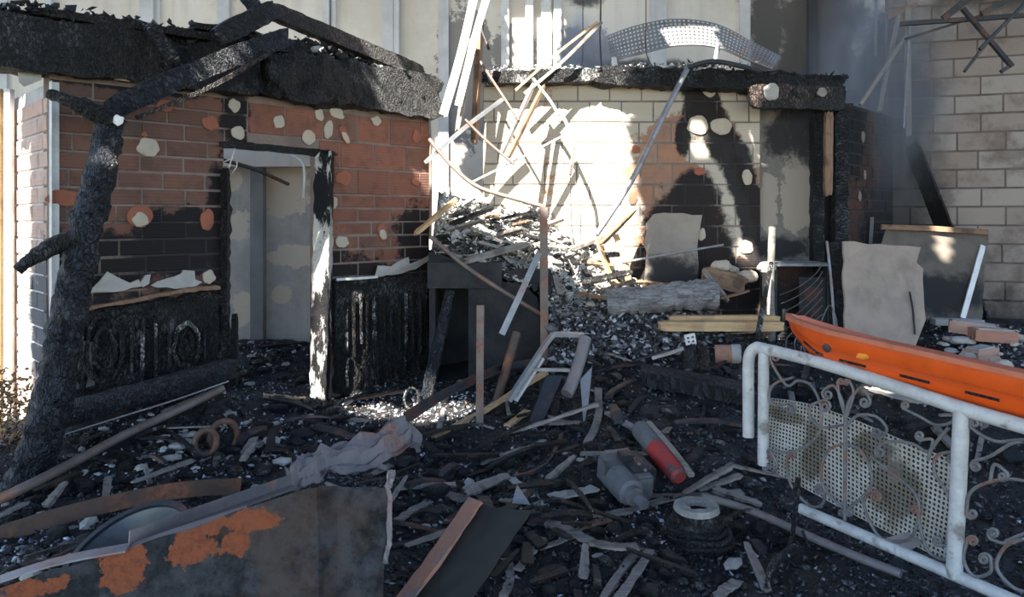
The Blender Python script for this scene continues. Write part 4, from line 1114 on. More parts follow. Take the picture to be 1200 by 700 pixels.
# the perforated bench lying on the beam
bench = empty('perforated_bench', P(790, 80, 7.35), 'bent perforated metal bench lying on top of the middle wall', 'bench')
def bench_fn(u, v):
    top = catmull([P(711, 42, 7.45), P(745, 30, 7.42), P(790, 22, 7.38), P(840, 28, 7.35), P(880, 48, 7.35), P(915, 66, 7.4)], 8)
    bot = catmull([P(716, 70, 7.3), P(750, 62, 7.27), P(795, 52, 7.23), P(838, 54, 7.2), P(873, 68, 7.2), P(905, 80, 7.25)], 8)
    t = u * (len(top) - 1); i = min(int(t), len(top) - 2); k = t - i
    return (top[i] * (1 - k) + top[i + 1] * k) * (1 - v) + (bot[i] * (1 - k) + bot[i + 1] * k) * v
perforated('seat_sheet', bench_fn, 46, 7, MAT_STEEL, bench, hole=.3, thick=.004)
tube('front_edge', [bench_fn(k / 14, 1.0) + Vector((0, 0, -.006)) for k in range(15)], .012, MAT_STEEL, bench, k=2)
strip('leg', [P(719, 68, 7.3), P(722, 86, 7.25)], .04, .04, MAT_STEEL_WHITE, bench, curve=False)
strip('leg', [P(842, 52, 7.2), P(838, 76, 7.15)], .035, .035, MAT_STEEL, bench, curve=False)

# bent chair frame in the middle of the debris
fr = empty('tubular_frame', Gr(640, 490), 'bent tubular metal frame upended in the middle of the debris', 'metal frame')
strip('side_rail', [P(596, 470, 5.2), P(625, 425, 5.3), P(645, 396, 5.4), P(655, 392, 5.42), P(684, 393, 5.4)], .04, .03, MAT_STEEL, fr, k=3)
tube('thick_leg', [P(686, 396, 5.38), P(680, 420, 5.3), P(670, 450, 5.2), P(664, 462, 5.15)], .045, MAT_PINK, fr, n=10)
strip('cross_bar', [P(622, 433, 5.3), P(668, 434, 5.25)], .03, .02, MAT_STEEL, fr, curve=False)
strip('side_rail', [P(604, 470, 5.2), P(636, 420, 5.35)], .03, .02, MAT_STEEL_WHITE, fr, curve=False)
v, f = sheet_geo([P(640, 440, 5.25), P(660, 440, 5.22), P(634, 500, 4.95), P(618, 500, 5.0)], .012, Vector((0, -1, .4)))
mesh_obj('side_panel', v, f, MAT_STEEL_DARK, fr)
v, f = sheet_geo([P(680, 445, 5.2), P(694, 430, 5.25), P(690, 470, 5.1), P(684, 500, 5.0)], .012, Vector((0, -1, .2)))
mesh_obj('side_panel', v, f, MAT_STEEL, fr)
for (pts, w, h, mat, lab) in [
    ([(508, 512), (570, 480), (640, 436)], .045, .025, MAT_PALE_WOOD, 'long pale lath slanting up behind the short square tube'),
    ([(588, 510), (640, 494), (700, 474)], .04, .02, MAT_GREY_WOOD, 'grey lath lying under the bent metal frame'),
    ([(594, 500), (606, 491), (618, 482)], .05, .02, MAT_PALE_WOOD, 'short pale lath end beside the frame panel'),
    ([(712, 484), (730, 495), (748, 505)], .05, .02, MAT_STEEL, 'grey strip running into the red-striped cylinder'),
    ([(688, 520), (701, 490), (701, 456)], .05, .02, MAT_GREY_WOOD, 'upright grey lath behind the bent frame leg'),
    ([(600, 560), (640, 545), (660, 508)], .02, .02, MAT_STEEL_DARK, 'dark bent strip below the bent frame')]:
    if 'under the bent metal frame' in lab: pts = []
    q = [P(588, 510, 4.93), P(640, 494, 4.86), P(700, 474, 4.95)] if not pts else [Gr(x, y, .03 + .12 * (1 if len(pts) and k == 2 and 'slanting' in lab else 0)) for k, (x, y) in enumerate(pts)]
    strip('wood_lath', q, w, h, mat, label=lab, category='lath', jitter=.003)
strip('curved_bar', [P(470, 495, 4.6), P(520, 462, 5.0), P(560, 442, 5.42), P(600, 428, 5.8), P(640, 424, 5.98)], .02, .05, MAT_STEEL_DARK, label='dark curved bar rising behind the short square tube', category='metal bar')

# ------------------------------------------------------------------ right of the heap
rough_pole('ashy_log', [P(712, 354, 6.25), P(760, 351, 6.2), P(800, 347, 6.18), P(838, 344, 6.2)], .11, .125, MAT_ASH_LOG, amp=.14, seed=12, n=14, label='thick grey ashy log lying on the rubble beside the pale timbers', category='log')
pp = [P(773, 382, 5.95), P(916, 382, 5.98)]
timber('pale_timber', pp[0], pp[1], .10, .075, MAT_PALE_WOOD, rough=.03, ragged=(.2, .2), label='unburnt pale timber, the lower and nearer of two', seed=61)
timber('pale_timber', P(785, 374, 6.08), P(912, 374, 6.1), .09, .06, MAT_PALE_WOOD, rough=.04, ragged=(.3, .2), label='unburnt pale timber with a dark stained top, behind another', seed=62)
rough_pole('burnt_stick', [P(904, 400, 6.4), P(903, 330, 6.42), P(905, 266, 6.45)], .034, .03, MAT_GREY_WOOD, amp=.05, seed=14, label='upright grey stick with a pale broken tip by the grey panel', category='stick')
rough_pole('burnt_stick', [P(886, 408, 5.80), P(890, 382, 5.85), P(895, 355, 6.0), P(904, 308, 6.25)], .024, .018, MAT_CHAR_ASH, amp=.08, seed=15, label='thin dark stick leaning across the pale timbers', category='stick')
v, f = sheet_geo(ragged_ring([P(756, 356, 7.02), P(819, 354, 7.02), P(818, 282, 7.17), P(823, 252, 7.225), P(790, 250, 7.225), P(766, 251, 7.225), P(757, 262, 7.21)], .012, .07, 9), .014, Vector((0, -1, .1)))
mesh_obj('plaster_sheet', v, f, m_plaster('sooty plaster sheet', (.34, .29, .245), (.27, .235, .205), scale=3, soot=[(P(788, 340, 7.05), (.6, .5, .42))]), label='torn beige plaster sheet leaning on the sooty brick', category='plaster')
for k, (px, py, Y, s, lab) in enumerate([(845, 312, 6.76, .15, 'beige foam chunk highest on the rubble by the sooty brick'), (859, 317, 6.86, .12, 'beige foam chunk tucked behind the highest one'), (875, 324, 6.69, .17, 'long beige foam chunk beside the upright stick'), (897, 314, 6.56, .13, 'bright white lump against the upright grey stick')]):
    me = lump_mesh('foam_chunk', MAT_DAB, 30 + k, .7, 3, .25)
    o = frame_obj('foam_chunk', me, Matrix.Translation(P(px, py, Y)) @ Matrix.Rotation(k, 4, 'Z'), label=lab, category='foam')
    o.scale = (s * 1.3, s, s)
timber('brown_board', P(824, 322, 6.6), P(872, 335, 6.6), .06, .16, MAT_BROWN_WOOD, rough=.08, label='red-brown slab below the foam chunks', category='board', seed=63)
timber('wood_scrap', P(826, 318, 6.5), P(852, 352, 6.35), .05, .03, MAT_GREY_WOOD, rough=.1, label='grey scrap slanting below the red-brown slab', category='wood', seed=64)
timber('wood_scrap', P(845, 350, 6.32), P(878, 341, 6.36), .02, .02, MAT_BROWN_WOOD, rough=.1, label='thin brown twig below the red-brown slab', category='wood', seed=65)
# blackened low cabinet
cab = empty('metal_cabinet', P(935, 392, 6.6), 'low blackened metal cabinet with a sprung wire rack before it', 'cabinet')
g = Geo(); x0, x1 = P(908, HZ, 6.6).x, P(972, HZ, 6.6).x
zt = P(0, 312, 6.6).z; zb = P(0, 396, 6.6).z
g.box(x0, x0 + .02, 6.6, 6.95, zb, zt); g.box(x1 - .02, x1, 6.6, 6.95, zb, zt); g.box(x0, x1, 6.93, 6.95, zb, zt); g.box(x0 + .02, x1 - .02, 6.62, 6.93, zb, zb + .02)
mesh_obj('body', g.v, g.f, MAT_STEEL_DARK, cab)
mesh_obj('top', *box_geo(x0 - .01, x1 + .02, 6.57, 6.96, zt, zt + .025), MAT_STEEL, cab)
mesh_obj('door_panel', *box_geo(x0 + .22, x1 - .02, 6.61, 6.63, zb + .02, zt - .1), MAT_STEEL_DARK, cab)
for k in range(7):
    y0 = 334 + 10 * k
    tube('rack_wire', [P(914 + k * 1.5, y0 + 12, 6.5), P(935, y0 + 3, 6.42), P(955, y0 - 12 - k, 6.42), P(964, y0 - 26, 6.5)], .004, MAT_IRON, cab, n=4, k=4)
tube('coil_wire', [P(928 + 12 * math.cos(a) + a * 1.6, 402 + 14 * math.sin(a), 5.8 + .05 * math.cos(a)) for a in [i * .7 for i in range(28)]], .004, MAT_IRON, label='tangled coil of thin wire under the bow of the orange tray', category='wire', n=4, k=3)
tube('coil_wire', [P(962, 378, 5.86), P(972, 358, 5.88), P(980, 374, 5.74), P(980, 402, 5.72), P(972, 412, 5.74)], .005, MAT_IRON, label='loop of wire standing beside the beige board', category='wire', n=4)
# beige board, blue-black board, big board behind
v, f = sheet_geo(ragged_ring([P(991, 398, 5.72), P(1070, 412, 5.57), P(1085, 375, 5.75), P(1082, 315, 5.95), P(1074, 308, 5.98), P(1079, 290, 6.03), P(1030, 286, 6.08), P(988, 283, 6.1)], .01, .09, 12), .022, Vector((0.05, -1, .25)))
brd = mesh_obj('beige_board', v, f, MAT_BOARD, label='large scorched beige board standing behind the orange tray', category='board')
strip('crack', [P(1066, 342, 5.83), P(1070, 365, 5.76), P(1072, 392, 5.66)], .012, .006, MAT_CHAR, brd, up=Vector((0, -1, 0)))
v, f = sheet_geo([P(972, 396, 5.92), P(989, 402, 5.82), P(987, 284, 6.15), P(969, 284, 6.2)], .02, Vector((-.5, -1, .2)))
bb = mesh_obj('dark_board', v, f, MAT_CHAR_BLUE, label='narrow blue-black board beside the large beige one', category='board')
strip('edge_strip', [P(978, 384, 5.9), P(974, 330, 6.05), P(969, 283, 6.18)], .018, .018, MAT_STEEL, bb)
v, f = sheet_geo(ragged_ring([P(1032, 372, 7.0), P(1150, 378, 6.8), P(1158, 270, 7.05), P(1100, 268, 7.2), P(1040, 264, 7.3), P(1030, 300, 7.2)], .012, .1, 14), .025, Vector((-.1, -1, .3)))
MAT_BIG = m_plaster('smoked brown board', (.16, .135, .115), (.095, .085, .078), scale=2.6, bump=.15, soot=[(P(1105, 345, 6.95), (.5, .5, .22)), (P(1060, 330, 6.95), (.25, .5, .35))])
big = mesh_obj('smoked_board', v, f, MAT_BIG, label='wide smoke-browned board leaning behind the beige one', category='board')
strip('frame_edge', [P(1032, 266, 7.26), P(1095, 268, 7.16), P(1158, 272, 7.02)], .05, .05, MAT_BROWN_WOOD, big, curve=False)
strip('silver_strip', [P(1128, 373, 6.83), P(1152, 288, 7.015)], .05, .014, MAT_STEEL_WHITE, curve=False, label='bright silver strip leaning against the smoked board', category='metal bar', up=Vector((0, -1, 0)))
strip('steel_profile', [P(1022, 255, 7.76), P(1018, 320, 7.6), P(1014, 386, 7.4)], .03, .03, MAT_STEEL, label='short grey profile by the sooty side wall', category='metal bar')
timber('leaning_board', P(1150, 376, 7.35), P(1068, 170, 8.23), .03, .2, MAT_CHAR, rough=.05, label='charred plank leaning on the block wall near the sooty brick', category='board', seed=66)
# bricks and plaster rubble by the block wall
def hollow_brick(name, c, rotz, tilt, mat, label, sx=.28, sy=.14, sz=.09, group=None):
    o = empty(name, c, label, 'brick', group)
    g = Geo()
    g.box(-sx / 2, sx / 2, -sy / 2, sy / 2, 0, .015); g.box(-sx / 2, sx / 2, -sy / 2, sy / 2, sz - .015, sz)
    for t in (-sy / 2, -.007, sy / 2 - .015): g.box(-sx / 2, sx / 2, t, t + .015, .015, sz - .015)
    R = Matrix.Rotation(rotz, 4, 'Z') @ Matrix.Rotation(tilt, 4, 'Y')
    vv = [Vector(c) + R @ q for q in g.v]
    mesh_obj('body', vv, g.f, mat, o)
    vv = [Vector(c) + R @ Vector(q) for q in box_geo(-sx / 2 + .02, sx / 2 - .03, -sy / 2 + .01, sy / 2 - .02, sz, sz + .01)[0]]
    mesh_obj('plaster_skin', vv, box_geo(0, 1, 0, 1, 0, 1)[1], MAT_PLASTER_GREY, o)
MAT_BRICK_LOOSE = m_brick('loose brick', None, (.45, .18, .12), (.4, .2, .15), (.5, .36, .3))
hollow_brick('hollow_brick', P(1140, 392, 5.9), -.5, .1, MAT_BRICK_LOOSE, 'cracked hollow brick lying topmost on the rubble by the block wall', .34, .16)
hollow_brick('hollow_brick', P(1163, 400, 5.75), -.15, .05, MAT_BRICK_LOOSE, 'hollow brick with a plaster skin next to the topmost one', .3, .14)
hollow_brick('hollow_brick', P(1150, 422, 5.5), .3, -.1, MAT_BRICK_LOOSE, 'whitened hollow brick low in the rubble behind the orange tray', .2, .14)
strip('wood_board', [P(1093, 377, 6.35), P(1150, 378, 6.3)], .12, .05, MAT_PLASTER_GREY, curve=False, label='pale board lying behind the hollow bricks', category='board')
tn = 0
for k in range(26):
    px = random.uniform(1095, 1215); py = random.uniform(395, 440)
    p = Gr(px, py, .05)
    me = lump_mesh('plaster_chunk', MAT_PLASTER_GREY if k % 3 else MAT_DAB, 60 + k, .55, 2, .3)
    o = frame_obj('plaster_chunk', me, Matrix.Translation(p + Vector((0, 0, .02))) @ Matrix.Rotation(k * 1.3, 4, 'Z'), label='pale plaster chunk in the rubble between block wall and orange tray', category='plaster', group='plaster chunks by the block wall')
    s = random.uniform(.05, .13); o.scale = (s * 1.3, s, s)
# roof truss remains at the block wall
for (a, b, r, lab) in [((1055, 28, 7.7), (1230, 16, 7.3), .022, 'horizontal blackened truss bar before the block wall'), ((1128, 10, 7.5), (1186, 78, 7.3), .02, 'truss diagonal falling to a hooked end before the block wall'), ((1200, 5, 7.4), (1148, 58, 7.35), .014, 'thin truss diagonal crossing the hooked one'), ((1160, 46, 7.4), (1130, 84, 7.35), .012, 'thin rod end hanging below the crossed truss diagonals'),
                       ((1105, 22, 7.58), (1148, -12, 7.45), .03, 'thick blackened truss end rising out above the block wall'), ((1150, 16, 7.45), (1205, -12, 7.3), .026, 'second blackened truss piece rising above the horizontal bar'), ((1060, 46, 7.75), (1150, 18, 7.5), .012, 'thin brace rod under the horizontal truss bar'), ((1186, 76, 7.32), (1173, 84, 7.3), .016, 'hooked bracket at the end of the truss diagonal')]:
    strip('truss_bar', [P(*a), P(*b)], r * 2, r * 2, MAT_STEEL_DARK, curve=False, label=lab, category='metal bar', up=Vector((0, -1, 0)))
for (a, b, w, mat, lab) in [((1008, 123, 7.62), (1062, 42, 8.06), .035, MAT_GREY_WOOD, 'pale pole slanting up from the sooty side wall'), ((1030, 131, 8.03), (1054, 14, 8.13), .04, MAT_GREY_WOOD, 'steep pale pole behind the slanting one'), ((1064, 160, 8.1), (1063, 10, 8.1), .06, MAT_GREY_WOOD, 'tall grey upright profile at the edge of the block wall'), ((1059, 150, 8.06), (1066, 30, 8.07), .02, MAT_STEEL, 'thin steel upright beside the tall grey profile'), ((1026, 66, 9.58), (1027, -10, 9.58), .03, MAT_GREY_WOOD, 'short grey upright before the sooty rear wall'), ((1040, 20, 8.12), (1075, 5, 8.1), .05, MAT_BROWN_WOOD, 'brown lath crossing at the top of the grey profile')]:
    strip('roof_pole', [P(*a), P(*b)], w, w * .7, mat, curve=False, label=lab, category='pole', up=Vector((0, -1, 0)))

# ------------------------------------------------------------------ small things on the ground, middle right
can = empty('clay_pipe_section', P(850, 425, 5.5), 'fallen terracotta and white cylinder with a dark open end', 'can')
yc = Gr(852, 415, .07).y
c0, c1 = P(838, 415, yc + .02), P(868, 415, yc - .02)
pts = [c0, c0.lerp(c1, .33), c0.lerp(c1, .66), c1]
tube('shell', pts[:3], .072, m_plain('terracotta', (.42, .22, .15), .8), can, n=16, curve=False)
tube('band', [pts[2] - (c1 - c0) * .02, pts[3]], .076, MAT_PLASTER_GREY, can, n=16, curve=False)
tube('open_end', [c1, c1 + (c1 - c0) * .16], .085, MAT_CHAR, can, n=16, curve=False)
rough_pole('charred_stump', [P(808, 432, 5.35), P(809, 415, 5.37), P(808, 402, 5.4)], .052, .045, MAT_CHAR_ASH, amp=.15, seed=22, label='small ashy stump carrying the white socket', category='stump')
sock = empty('wall_socket', P(809, 402, 5.33), 'small white socket plate with square holes on the ashy stump', 'socket')
M0 = P(809, 398, 5.352)
spl = mesh_obj('plate', [M0 + Matrix.Rotation(-.2, 3, 'Y') @ Vector(q) for q in box_geo(-.038, .038, -.008, .008, -.035, .04)[0]], box_geo(0, 1, 0, 1, 0, 1)[1], MAT_STEEL_WHITE, sock)
for (dx, dz) in ((-.018, .012), (.014, .018), (-.014, -.016), (.018, -.012)):
    mesh_obj('hole', [M0 + Vector((dx, -.009, dz)) + Vector(q) for q in box_geo(-.007, .007, -.002, .002, -.006, .006)[0]], box_geo(0, 1, 0, 1, 0, 1)[1], MAT_CHAR, spl)
rough_pole('charred_stump', [P(825.5, 434, 5.34), P(825, 420, 5.36), P(825, 406, 5.38)], .04, .038, MAT_CHAR_BROWN, amp=.2, seed=23, label='small brown-black stump beside the ashy one', category='stump')
strip('wood_lath', [P(764, 420, 5.5), P(785, 414, 5.5), P(802, 408, 5.45)], .03, .02, MAT_PLASTER_GREY, label='pale lath leading up to the ashy stump', category='lath')
me = lump_mesh('charred_ball', MAT_CHAR_BLUE, 77, .9, 3, .12)
o = frame_obj('charred_ball', me, Matrix.Translation(Gr(769, 401, .05)), label='round blue-black ball among the rubble below the ashy log', category='lump'); o.scale = (.13, .13, .13)
# dark step
a_ = Gr(752, 452, .05); b_2 = Gr(884, 478, .05)
v, f = sheet_geo([a_, b_2, b_2 + Vector((0, 0, .1)), a_ + Vector((0, 0, .1))], .35, Vector((-.15, -1, 0)))
mesh_obj('dark_step', v, f, m_char('sooty slab', (.014, .018, .026), (.04, .05, .068), ash=.1, scale=9), label='blue-black slab edge forming a step before the pale timbers', category='slab')
# pump and cylinder
cyl = empty('gas_cylinder', Gr(775, 545), 'soot stained cylinder with a red end lying aslant', 'cylinder')
a = P(748, 500, 4.55); b = P(797, 560, 4.08); d = (b - a)
prof = [(.0, .03), (.03, .05), (.08, .06), (.45, .06)]
def lathe(name, a, d, prof, mat, parent, n=18):
    ax = d.normalized(); s = ax.cross(Vector((0, 0, 1))).normalized(); u = s.cross(ax)
    v = []; f = []
    for (t, r) in prof:
        for k in range(n):
            an = 2 * math.pi * k / n
            v.append(a + d * t + (s * math.cos(an) + u * math.sin(an)) * r)
    for i in range(len(prof) - 1):
        for k in range(n):
            q = i * n + k; w = i * n + (k + 1) % n
            f.append((q, w, w + n, q + n))
    f.append(tuple(range(n - 1, -1, -1))); f.append(tuple(range((len(prof) - 1) * n, len(prof) * n)))
    return mesh_obj(name, v, f, mat, parent, smooth=True, sharp=40)
lathe('body', a, d, prof, MAT_BLOCKGREY, cyl)
lathe('red_sleeve', a, d, [(.45, .0605), (.62, .061), (.97, .05), (1.0, .035)], MAT_RED, cyl)
strip('side_seam', [a + d * .05 + Vector((.045, -.02, .045)), a + d * .6 + Vector((.05, -.02, .045)), a + d * 1.05 + Vector((.05, -.01, .03))], .03, .02, MAT_GREY_WOOD, cyl)
pump = empty('motor_block', Gr(735, 570), 'ash-grey burnt motor casing beside the red-ended cylinder', 'motor')
ax = (P(762, 565, 3.95) - P(720, 522, 4.35)).normalized()
def obox(name, c, ax, L, wd, ht, mat, parent, bev=.012):
    s = ax.cross(Vector((0, 0, 1))).normalized(); u = s.cross(ax)
    bm = bmesh.new(); bmesh.ops.create_cube(bm, size=1)
    for q in bm.verts: q.co = Vector((q.co.x * L, q.co.y * wd, q.co.z * ht))
    bmesh.ops.bevel(bm, geom=bm.edges[:], offset=bev, segments=2, affect='EDGES')
    v = [Vector(c) + ax * q.co.x + s * q.co.y + u * q.co.z for q in bm.verts]
    bm.verts.index_update()
    f = [tuple(q.index for q in fc.verts) for fc in bm.faces]; bm.free()
    return mesh_obj(name, v, f, mat, parent)
c = P(732, 548, 4.1) + Vector((0, 0, -.05))
obox('casing', c, ax, .30, .2, .14, MAT_BLOCKGREY, pump)
obox('side_plate', c + Vector((.10, .06, .02)), ax, .24, .07, .12, MAT_STEEL_DARK, pump)
drum = lathe('motor_drum', c - ax * .02 + Vector((-.05, -.08, .02)), ax * .22, [(0, .04), (.05, .07), (.8, .07), (.85, .05), (1, .05)], MAT_BLOCKGREY, pump)
lathe('shaft', c + ax * .16 + Vector((-.03, -.07, .01)), ax * .1, [(0, .035), (1, .03)], MAT_BLOCKGREY, pump, 12)
for k in range(6): obox('cooling_fin', c - ax * (-.02 + .022 * k) + Vector((-.055, -.095, .04)), ax, .006, .06, .09, MAT_BLOCKGREY, drum, .002)
topp = obox('top_plate', c + ax * .02 + Vector((.05, .02, .075)), ax, .2, .12, .012, MAT_STEEL_DARK, pump, .003)
obox('terminal_box', c - ax * .06 + Vector((.03, -.01, .09)), ax, .08, .07, .035, MAT_STEEL_DARK, pump, .004)
for k in range(4): obox('bolt_head', c + ax * (-.1 + .07 * k) + Vector((.06, .0, .088)), ax, .016, .016, .012, MAT_STEEL, topp, .003)
obox('burnt_lid', c - ax * .13 + Vector((.02, .03, .05)), ax, .06, .17, .05, MAT_PINK, pump)
# stump with pale ring
st = empty('charred_roll', Gr(815, 630), 'charred upright roll with a pale broken ring on top', 'roll')
c = Gr(817, 634, .0)
ztop = P(0, 596, c.y).z
roll_body = rough_pole('roll_body', [Vector((c.x, c.y, c.z - .05)), Vector((c.x, c.y, (c.z + ztop) / 2)), Vector((c.x, c.y, ztop - .015))], .165, .105, MAT_CHAR, amp=.1, seed=31, parent=st, n=18)
n = 20; v = []; f = []
for i in range(n):
    if i in (13, 14): rr = (.07, .115)
    else: rr = (.058, .112 + random.uniform(-.008, .006))
    an = 2 * math.pi * i / n
    for r, z in ((rr[0], 0), (rr[1], 0), (rr[1] * .96, .03), (rr[0], .03 + random.uniform(-.004, .004))):
        v.append(Vector((c.x + r * math.cos(an), c.y + r * math.sin(an), ztop - .01 + z)))
for i in range(n):
    a0 = i * 4; b0 = ((i + 1) % n) * 4
    for k in range(4): f.append((a0 + k, b0 + k, b0 + (k + 1) % 4, a0 + (k + 1) % 4))
mesh_obj('top_ring', v, f, m_plaster('dirty mineral ring', (.36, .35, .33), (.24, .235, .22), scale=14), st)
for i in range(4):
    z = c.z + .02 + i * (ztop - c.z - .05) / 4; r = .168 - i * .014
    tube('wrap_band', [Vector((c.x + r * math.cos(a), c.y + r * math.sin(a), z + .006 * math.sin(3 * a + i))) for a in [k * math.pi / 8 for k in range(17)]], .012, MAT_CHAR, roll_body, n=6, k=2)

# strips lying on the ground
for (pts, w, h, mat, lab) in [
    ([(622, 600), (660, 603), (700, 604), (740, 598), (790, 583), (870, 577)], .05, .012, MAT_GREY_WOOD, 'long wavy grey strip running to the charred roll'),
    ([(640, 612), (665, 620), (690, 634), (720, 641), (748, 641)], .06, .012, MAT_GREY_WOOD, 'bent pale strip lying before the long wavy one'),
    ([(620, 610), (645, 614), (668, 622)], .08, .012, MAT_STEEL_DARK, 'blue-grey metal strip at the upturned dark plate'),
    ([(706, 704), (728, 670), (750, 643)], .035, .012, MAT_GREY_WOOD, 'left arm of a forked pale strip on the black ground'),
    ([(722, 704), (743, 676), (761, 645)], .04, .012, MAT_GREY_WOOD, 'right arm of a forked pale strip on the black ground'),
    ([(606, 668), (620, 650), (637, 632)], .035, .01, MAT_GREY_WOOD, 'short pale sliver behind the upturned dark plate'),
    ([(632, 642), (655, 636), (675, 628)], .035, .01, MAT_GREY_WOOD, 'narrow pale sliver under the bent strip'),
    ([(655, 625), (690, 615), (715, 610)], .06, .012, MAT_BROWN_WOOD, 'brown strip crossing under the bent pale one'),
    ([(480, 569), (512, 576), (545, 586)], .07, .01, MAT_GREY_WOOD, 'pale flat lath beside the rusty sheet'),
    ([(468, 572), (500, 569), (535, 568)], .05, .01, MAT_STEEL, 'grey lath crossing the pale flat one'),
    ([(463, 612), (485, 598), (503, 588)], .05, .012, MAT_GREY_WOOD, 'grey angle scrap close to the rusty sheet'),
    ([(460, 640), (500, 628), (548, 610)], .03, .012, MAT_STEEL_DARK, 'dark rod lying across the ash by the rusty sheet'),
    ([(645, 582), (672, 578), (698, 572)], .07, .012, MAT_PLASTER_GREY, 'whitened strip below the motor casing'),
    ([(598, 560), (612, 572), (622, 582)], .05, .01, MAT_PLASTER_GREY, 'bright sliver at the tip of the upturned plate'),
    ([(560, 545), (600, 530), (640, 516)], .03, .01, MAT_GREY_WOOD, 'grey sliver between the square tube and the bent frame'),
    ([(400, 470), (440, 464), (478, 458)], .05, .02, MAT_BROWN_WOOD, 'brown lath at the foot of the ribbed panel'),
    ([(310, 464), (335, 466), (358, 468)], .05, .02, MAT_PALE_WOOD, 'pale lath on the hut threshold'),
    ([(300, 408), (330, 405), (358, 402)], .05, .03, MAT_CHAR, 'dark board lying inside the hut doorway'),
    ([(1022, 456), (1050, 464), (1088, 474)], .07, .02, MAT_PLASTER_GREY, 'bright white strip on the ground behind the railing'),
    ([(590, 700), (598, 678), (594, 655)], .04, .012, MAT_GREY_WOOD, 'upright pale sliver at the foot of the dark plate'),
    ([(700, 680), (690, 668), (668, 668)], .03, .01, MAT_STEEL_DARK, 'short dark sliver on the open black ground'),
    ([(840, 700), (852, 690), (866, 682)], .05, .012, MAT_GREY_WOOD, 'pale splinter on the ground before the charred roll')]:
    lift = {'bent pale strip': .05, 'blue-grey metal': .036, 'right arm': .036, 'short pale sliver': .03, 'grey lath crossing': .045, 'whitened strip': .034, 'bright sliver': .034, 'left arm': .016}
    lf = next((v_ for k_, v_ in lift.items() if lab.startswith(k_)), .016)
    q = [Gr(x, y, lf) for (x, y) in pts]
    strip('ground_strip', q, w, h, mat, label=lab, category='strip', jitter=.004, seed=int(pts[0][0]))
tube('bent_pipe', [Gr(822, 582, .1), Gr(860, 592, .08), Gr(900, 607, .05), Gr(960, 634, .04), Gr(1010, 655, .03), Gr(1056, 673, .03)], .021, MAT_PINK, label='long pale bent pipe running from the charred roll to the railing', category='pipe')
tube('dry_vine', [Gr(898, 690, .03), Gr(905, 660, .1), P(925, 640, 3.6), P(932, 600, 3.65), P(936, 560, 3.7), P(930, 580, 3.68)], .012, MAT_CHAR_ASH, label='twisted burnt vine standing at the railing foot', category='vine', n=6)
tube('dry_vine', [Gr(905, 668, .04), P(928, 640, 3.58), P(948, 645, 3.55), P(940, 622, 3.6)], .008, MAT_CHAR_ASH, label='thin burnt tendril curling beside the twisted vine', category='vine', n=6)

# ------------------------------------------------------------------ foreground sheets
def poly_at(pts, t):
    t *= len(pts) - 1; i = min(int(t), len(pts) - 2); return pts[i].lerp(pts[i + 1], t - i)
top = [P(-60, 712, 2.32), P(60, 668, 2.42), P(130, 650, 2.48), P(215, 622, 2.55), P(300, 592, 2.63), P(352, 576, 2.68), P(372, 570, 2.68), P(395, 570, 2.74), P(455, 574, 2.78)]
bot = [P(-60, 820, 2.22), P(60, 815, 2.30), P(130, 810, 2.36), P(215, 805, 2.42), P(300, 800, 2.5), P(352, 798, 2.55), P(375, 796, 2.52), P(398, 795, 2.58), P(444, 790, 2.62)]
def sheet_fn(u, v):
    a = poly_at(top, u); b = poly_at(bot, u)
    p = a.lerp(b, v) + Vector((0, .012 * noise.noise(Vector((u * 9, v * 4, 1))), .010 * noise.noise(Vector((u * 14, 0, 5))) * (1 - v)))
    return p, Vector((0.1, -1, .3)).normalized()
rs = empty('rusty_sheet', poly_at(bot, .6), 'large dark steel sheet with orange rust patches standing on edge in front', 'metal sheet')
grid_sheet('sheet', sheet_fn, 64, 14, .004, MAT_RUST, rs)
strip('torn_edge', [P(456, 572, 2.77), P(460, 556, 2.8), P(455, 562, 2.79), P(457, 620, 2.75), P(452, 660, 2.7)], .018, .012, MAT_PINK, rs, jitter=.006)
strip('edge_flange', [P(-60, 700, 2.36), P(60, 660, 2.45), P(150, 642, 2.5)], .06, .006, MAT_STEEL, rs)
strip('edge_flange', [P(150, 642, 2.52), P(215, 620, 2.58), P(290, 596, 2.68)], .05, .006, MAT_PINK, rs)
ai = empty('angle_iron', P(335, 575, 3.2), 'pinkish angle iron with a crumpled plate slanting up from the rusty sheet', 'metal bar')
strip('angle_leg', [P(150, 640, 2.535), P(240, 606, 2.85), P(340, 570, 3.2)], .05, .05, MAT_PINK, ai, sec=angle_sec(.05, .006))
ring = [P(330, 562, 3.2), P(345, 542, 3.35), P(372, 530, 3.5), P(420, 514, 3.7), P(468, 493, 3.95), P(484, 508, 3.9), P(486, 520, 3.8), P(455, 536, 3.65), P(437, 549, 3.5), P(420, 552, 3.45), P(385, 556, 3.35), P(358, 570, 3.22), P(340, 574, 3.18)]
top_ = ring[:5]; bot_ = [ring[12], ring[11], ring[10], ring[8], ring[6]]
def plate_fn(u, v):
    a = poly_at(top_, u); b = poly_at(bot_, u)
    return a.lerp(b, v) + Vector((0, 0, .05 * noise.noise(Vector((u * 9, v * 4, 2))) + (.05 if .25 < v < .8 else 0) + .015 * noise.noise(Vector((u * 25, v * 9, 2))))), Vector((0, -.5, .85)).normalized()
cpl = grid_sheet('crumpled_plate', plate_fn, 30, 10, .006, MAT_PINK, ai, smooth=False)
strip('end_cap', [P(468, 496, 3.94), P(487, 512, 3.86), P(487, 522, 3.8)], .05, .04, MAT_PINK, ai)
